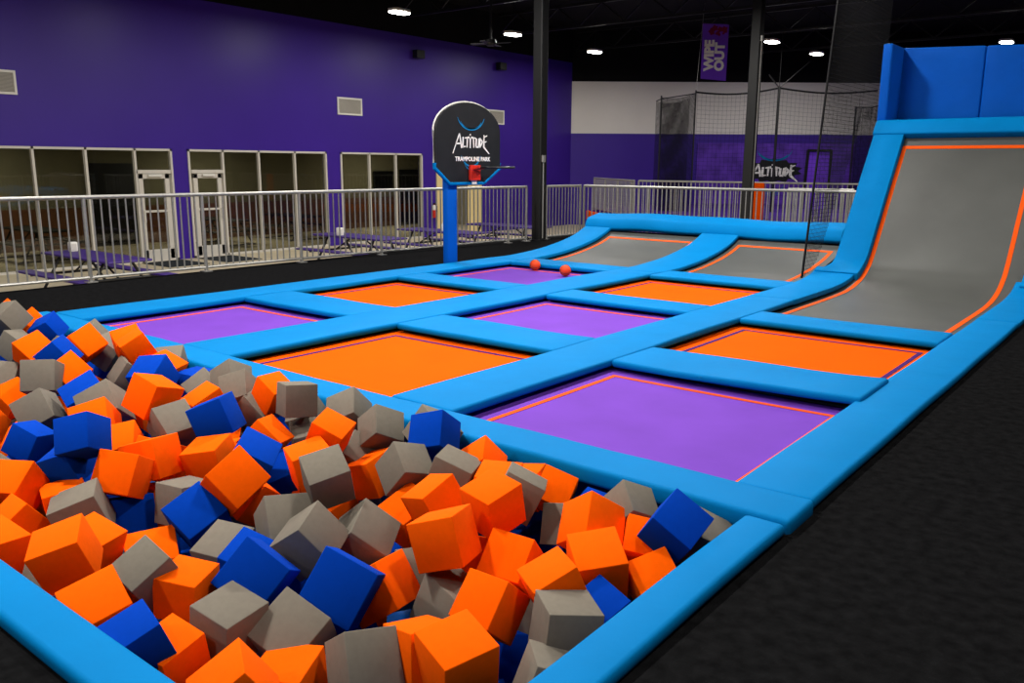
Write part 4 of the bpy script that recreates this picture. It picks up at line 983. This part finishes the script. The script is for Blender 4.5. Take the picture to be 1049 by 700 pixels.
    ('G', -2.539, 2.186, -0.140, 0.196, -2.595, 0.711, 0.887, 'steeply tilted grey foam cube in the pile, 36% across, 78% down the photo'),
    ('O', -3.368, 2.677, -0.410, 0.212, -1.748, 0.177, -1.497, 'tilted orange foam cube in the pile, 33% across, 74% down the photo'),
    ('G', -2.349, 2.314, -0.311, 0.204, -0.748, 0.039, 1.090, 'steeply tilted grey foam cube in the pile, 40% across, 84% down the photo'),
    ('O', -2.106, 2.225, -0.030, 0.196, -3.007, 0.315, -2.761, 'tilted orange foam cube in the pile, 43% across, 79% down the photo'),
    ('G', -2.058, 2.203, -0.291, 0.198, -2.934, 0.255, 1.486, 'tilted grey foam cube in the pile, 43% across, 87% down the photo'),
    ('B', -2.251, 3.018, -0.388, 0.166, 3.038, 0.230, 3.010, 'tilted blue foam cube below the near purple trampoline, 52% across, 78% down the photo'),
    ('G', -1.942, 2.842, -0.142, 0.178, -1.947, -0.223, -0.015, 'tilted grey foam cube below the near purple trampoline, 54% across, 76% down the photo'),
    ('G', -1.411, 1.969, -0.239, 0.181, -1.939, -0.090, -0.768, 'tilted grey foam cube by the right pit rim, 52% across, 97% down the photo'),
    ('O', -2.130, 1.492, -0.298, 0.190, -1.522, 0.107, -1.126, 'level orange foam cube near the bottom edge, 29% across, 97% down the photo'),
    ('G', -3.637, 2.013, -0.215, 0.199, -1.720, -0.041, 0.124, 'level grey foam cube in the pile, 17% across, 72% down the photo'),
    ('G', -2.964, 3.049, 0.017, 0.193, -2.799, 0.477, 1.369, 'half-buried grey foam cube below the near purple trampoline, 41% across, 61% down the photo'),
    ('B', -2.772, 2.863, 0.087, 0.184, -2.507, 0.265, -2.853, 'steeply tilted blue foam cube below the near purple trampoline, 42% across, 63% down the photo'),
    ('B', -3.379, 1.926, -0.196, 0.203, -0.657, 0.484, -1.720, 'steeply tilted blue foam cube in the pile, 19% across, 75% down the photo'),
    ('G', -2.998, 1.831, -0.227, 0.192, -2.778, 0.060, 0.311, 'tilted grey foam cube in the pile, 21% across, 79% down the photo'),
    ('B', -7.663, 2.680, -0.153, 0.196, 1.571, -0.784, 1.751, 'half-buried blue foam cube in the pile, 0% across, 53% down the photo'),
    ('G', -7.200, 3.002, -0.155, 0.196, 2.782, -0.749, 0.985, 'half-buried grey foam cube below the far-left purple trampoline, 5% across, 49% down the photo'),
    ('O', -4.926, 2.500, -0.146, 0.196, 2.716, -0.847, -2.027, 'half-buried orange foam cube in the pile, 14% across, 62% down the photo'),
    ('G', -4.619, 1.547, -0.221, 0.196, 2.419, -0.693, -2.327, 'half-buried grey foam cube along front left pit rim, 0% across, 67% down the photo'),
    ('B', -4.588, 2.189, -0.178, 0.196, 1.453, -0.869, 2.108, 'half-buried blue foam cube in the pile, 14% across, 63% down the photo'),
    ('O', -4.667, 2.504, -0.145, 0.196, -3.010, 0.294, 0.044, 'half-buried orange foam cube 14.1% across, 62.2% down the photo'),
    ('O', -4.254, 1.623, -0.244, 0.196, 0.971, -0.800, 0.185, 'half-buried orange foam cube along front left pit rim, 4% across, 75% down the photo'),
    ('B', -4.257, 1.856, -0.235, 0.196, -2.448, -0.939, 2.765, 'half-buried blue foam cube in the pile, 9% across, 71% down the photo'),
    ('O', -3.994, 2.565, -0.233, 0.196, -1.574, -0.022, -0.552, 'half-buried orange foam cube in the pile, 23% across, 64% down the photo'),
    ('B', -2.729, 2.048, -0.281, 0.196, -0.173, 0.913, -0.205, 'half-buried blue foam cube in the pile, 29% across, 86% down the photo'),
    ('O', -2.250, 2.523, -0.274, 0.196, -2.219, -1.088, 1.946, 'half-buried orange foam cube in the pile, 46% across, 81% down the photo'),
    ('O', -5.785, 2.322, -0.245, 0.196, 0.765, 1.253, -0.308, 'half-buried orange foam cube in the pile, 6% across, 59% down the photo'),
    ('O', -5.188, 1.657, -0.253, 0.196, -1.820, 0.760, 1.661, 'half-buried orange foam cube along front left pit rim, 0% across, 66% down the photo'),
    ('B', -4.847, 1.692, -0.291, 0.196, -2.216, -0.813, -2.329, 'half-buried blue foam cube along front left pit rim, 1% across, 67% down the photo'),
    ('G', -4.592, 2.885, -0.270, 0.196, -0.835, 0.752, 1.464, 'half-buried grey foam cube below the big orange trampoline, 24% across, 63% down the photo'),
    ('O', -4.438, 2.723, -0.236, 0.196, 2.016, 0.275, 0.961, 'half-buried orange foam cube below the big orange trampoline, 23% across, 63% down the photo'),
    ('B', -4.279, 3.043, -0.274, 0.196, 0.314, -0.526, -0.452, 'half-buried blue foam cube below the big orange trampoline, 28% across, 62% down the photo'),
    ('O', -3.934, 2.050, -0.324, 0.196, 0.027, 0.214, 1.733, 'half-buried orange foam cube in the pile, 15% across, 72% down the photo'),
    ('G', -3.741, 1.305, -0.404, 0.196, 2.330, -0.526, -2.596, 'half-buried grey foam cube along front left pit rim, 3% across, 84% down the photo'),
    ('G', -3.597, 2.204, -0.357, 0.196, 2.114, 0.446, 1.746, 'half-buried grey foam cube in the pile, 23% across, 76% down the photo'),
    ('G', -1.868, 2.508, -0.371, 0.196, 1.556, 0.464, 2.062, 'half-buried grey foam cube near the bottom edge, 51% across, 91% down the photo'),
    ('G', -1.524, 2.848, -0.350, 0.196, -0.829, 0.184, -1.268, 'half-buried grey foam cube by the right pit rim, 61% across, 87% down the photo'),
    ('O', -6.643, 3.014, -0.362, 0.196, 2.758, -0.689, -1.307, 'half-buried orange foam cube below the far-left purple trampoline, 10% across, 55% down the photo'),
    ('G', -5.953, 2.191, -0.347, 0.196, -1.861, 0.277, -0.711, 'half-buried grey foam cube in the pile, 1% across, 62% down the photo'),
    ('O', -5.646, 2.036, -0.379, 0.196, -0.720, 0.595, -1.910, 'half-buried orange foam cube in the pile, 1% across, 64% down the photo'),
    ('O', -3.567, 1.706, -0.504, 0.196, 1.469, -0.402, -2.423, 'half-buried orange foam cube along front left pit rim, 12% across, 87% down the photo'),
    ('B', -3.584, 2.032, -0.507, 0.196, -2.115, 1.355, -2.572, 'half-buried blue foam cube in the pile, 18% across, 80% down the photo'),
    ('O', -3.590, 2.679, -0.466, 0.196, -0.983, -0.250, -2.092, 'half-buried orange foam cube in the pile, 29% across, 72% down the photo'),
    ('B', -3.405, 1.966, -0.466, 0.196, 2.673, -1.266, 3.128, 'half-buried blue foam cube in the pile, 18% across, 81% down the photo'),
    ('G', -3.393, 2.882, -0.459, 0.196, 1.745, 1.345, 1.686, 'half-buried grey foam cube below the big orange trampoline, 37% across, 73% down the photo'),
    ('O', -3.318, 1.183, -0.470, 0.196, -1.324, 1.035, -2.080, 'tilted orange foam cube near the bottom edge, 2% across, 97% down the photo'),
    ('O', -2.912, 1.163, -0.508, 0.196, -0.101, 0.163, -0.303, 'half-buried orange foam cube near the bottom edge, 5% across, 99% down the photo'),
    ('B', -2.897, 2.722, -0.460, 0.196, 2.442, 0.512, -2.438, 'half-buried blue foam cube below the big orange trampoline, 39% across, 80% down the photo'),
    ('O', -2.588, 2.172, -0.459, 0.196, -0.594, -0.799, 2.280, 'half-buried orange foam cube near the bottom edge, 37% across, 91% down the photo'),
    ('B', -2.400, 1.992, -0.472, 0.196, -1.267, -0.571, -0.586, 'half-buried blue foam cube near the bottom edge, 34% across, 92% down the photo'),
    ('B', -1.923, 2.362, -0.498, 0.196, 1.959, 0.011, 2.895, 'tilted blue foam cube near the bottom edge, 50% across, 96% down the photo'),
    ('B', -1.727, 2.004, -0.522, 0.196, 1.718, 1.272, -0.594, 'half-buried blue foam cube by the right pit rim, 49% across, 100% down the photo'),
]
def foam_mesh(colour, seed):
    bm = bmesh.new(); bmesh.ops.create_cube(bm, size=1.0)
    bmesh.ops.bevel(bm, geom=bm.edges[:], offset=0.018, segments=2, affect='EDGES', profile=0.5)
    rng = random.Random(seed)
    # slight skew so that no two blocks are perfect cubes
    k = [rng.uniform(-0.02, 0.02) for _ in range(6)]
    for v in bm.verts:
        x, y, z = v.co
        v.co.x += k[0] * y * z * 2 + k[1] * z; v.co.y += k[2] * x * z * 2 + k[3] * x; v.co.z += k[4] * x * y * 2
    me = bpy.data.meshes.new('foam_cube'); bm.to_mesh(me); bm.free(); me.materials.append(M[colour])
    for p_ in me.polygons: p_.use_smooth = True
    try: me.set_sharp_from_angle(angle=math.radians(50))
    except Exception: pass
    return me
protos = {c: [foam_mesh(c, 11 * i + ord(c[1])) for i in range(4)] for c in ('fo', 'fg', 'fb')}
for i, (c, x, y, z, s_, rx, ry, rz, lab) in enumerate(FOAM):
    q = bpy.data.objects.new('foam_cube', protos['f' + c.lower()][i % 4]); COL.objects.link(q)
    q.location = (x, y, z); q.scale = (s_, s_, s_); q.rotation_euler = (rx, ry, rz)
    tag(q, lab, 'foam cube', 'foam cubes in the pit')

# ------------------------------------------------------------------ world, camera, view
w = bpy.data.worlds.new('World'); SC.world = w; w.use_nodes = True
w.node_tree.nodes['Background'].inputs[0].default_value = (0.02, 0.02, 0.022, 1); w.node_tree.nodes['Background'].inputs[1].default_value = 0.3
cam = bpy.data.cameras.new('camera'); co = bpy.data.objects.new('camera', cam); COL.objects.link(co)
cam.sensor_fit = 'HORIZONTAL'; cam.sensor_width = 36.0; cam.lens = 29.557; cam.clip_end = 200; cam.clip_start = 0.05
co.matrix_world = Matrix(((0.780677, -0.132656, 0.610692, 0), (0.624912, 0.157549, -0.764632, 0), (0.005219, 0.978561, 0.205893, 1.4), (0, 0, 0, 1)))
SC.camera = co
SC.view_settings.view_transform = 'Standard'
try: SC.view_settings.look = 'None'
except Exception: pass
SC.view_settings.gamma = 1.0; SC.view_settings.use_curve_mapping = False
SC.view_settings.exposure = 0.0
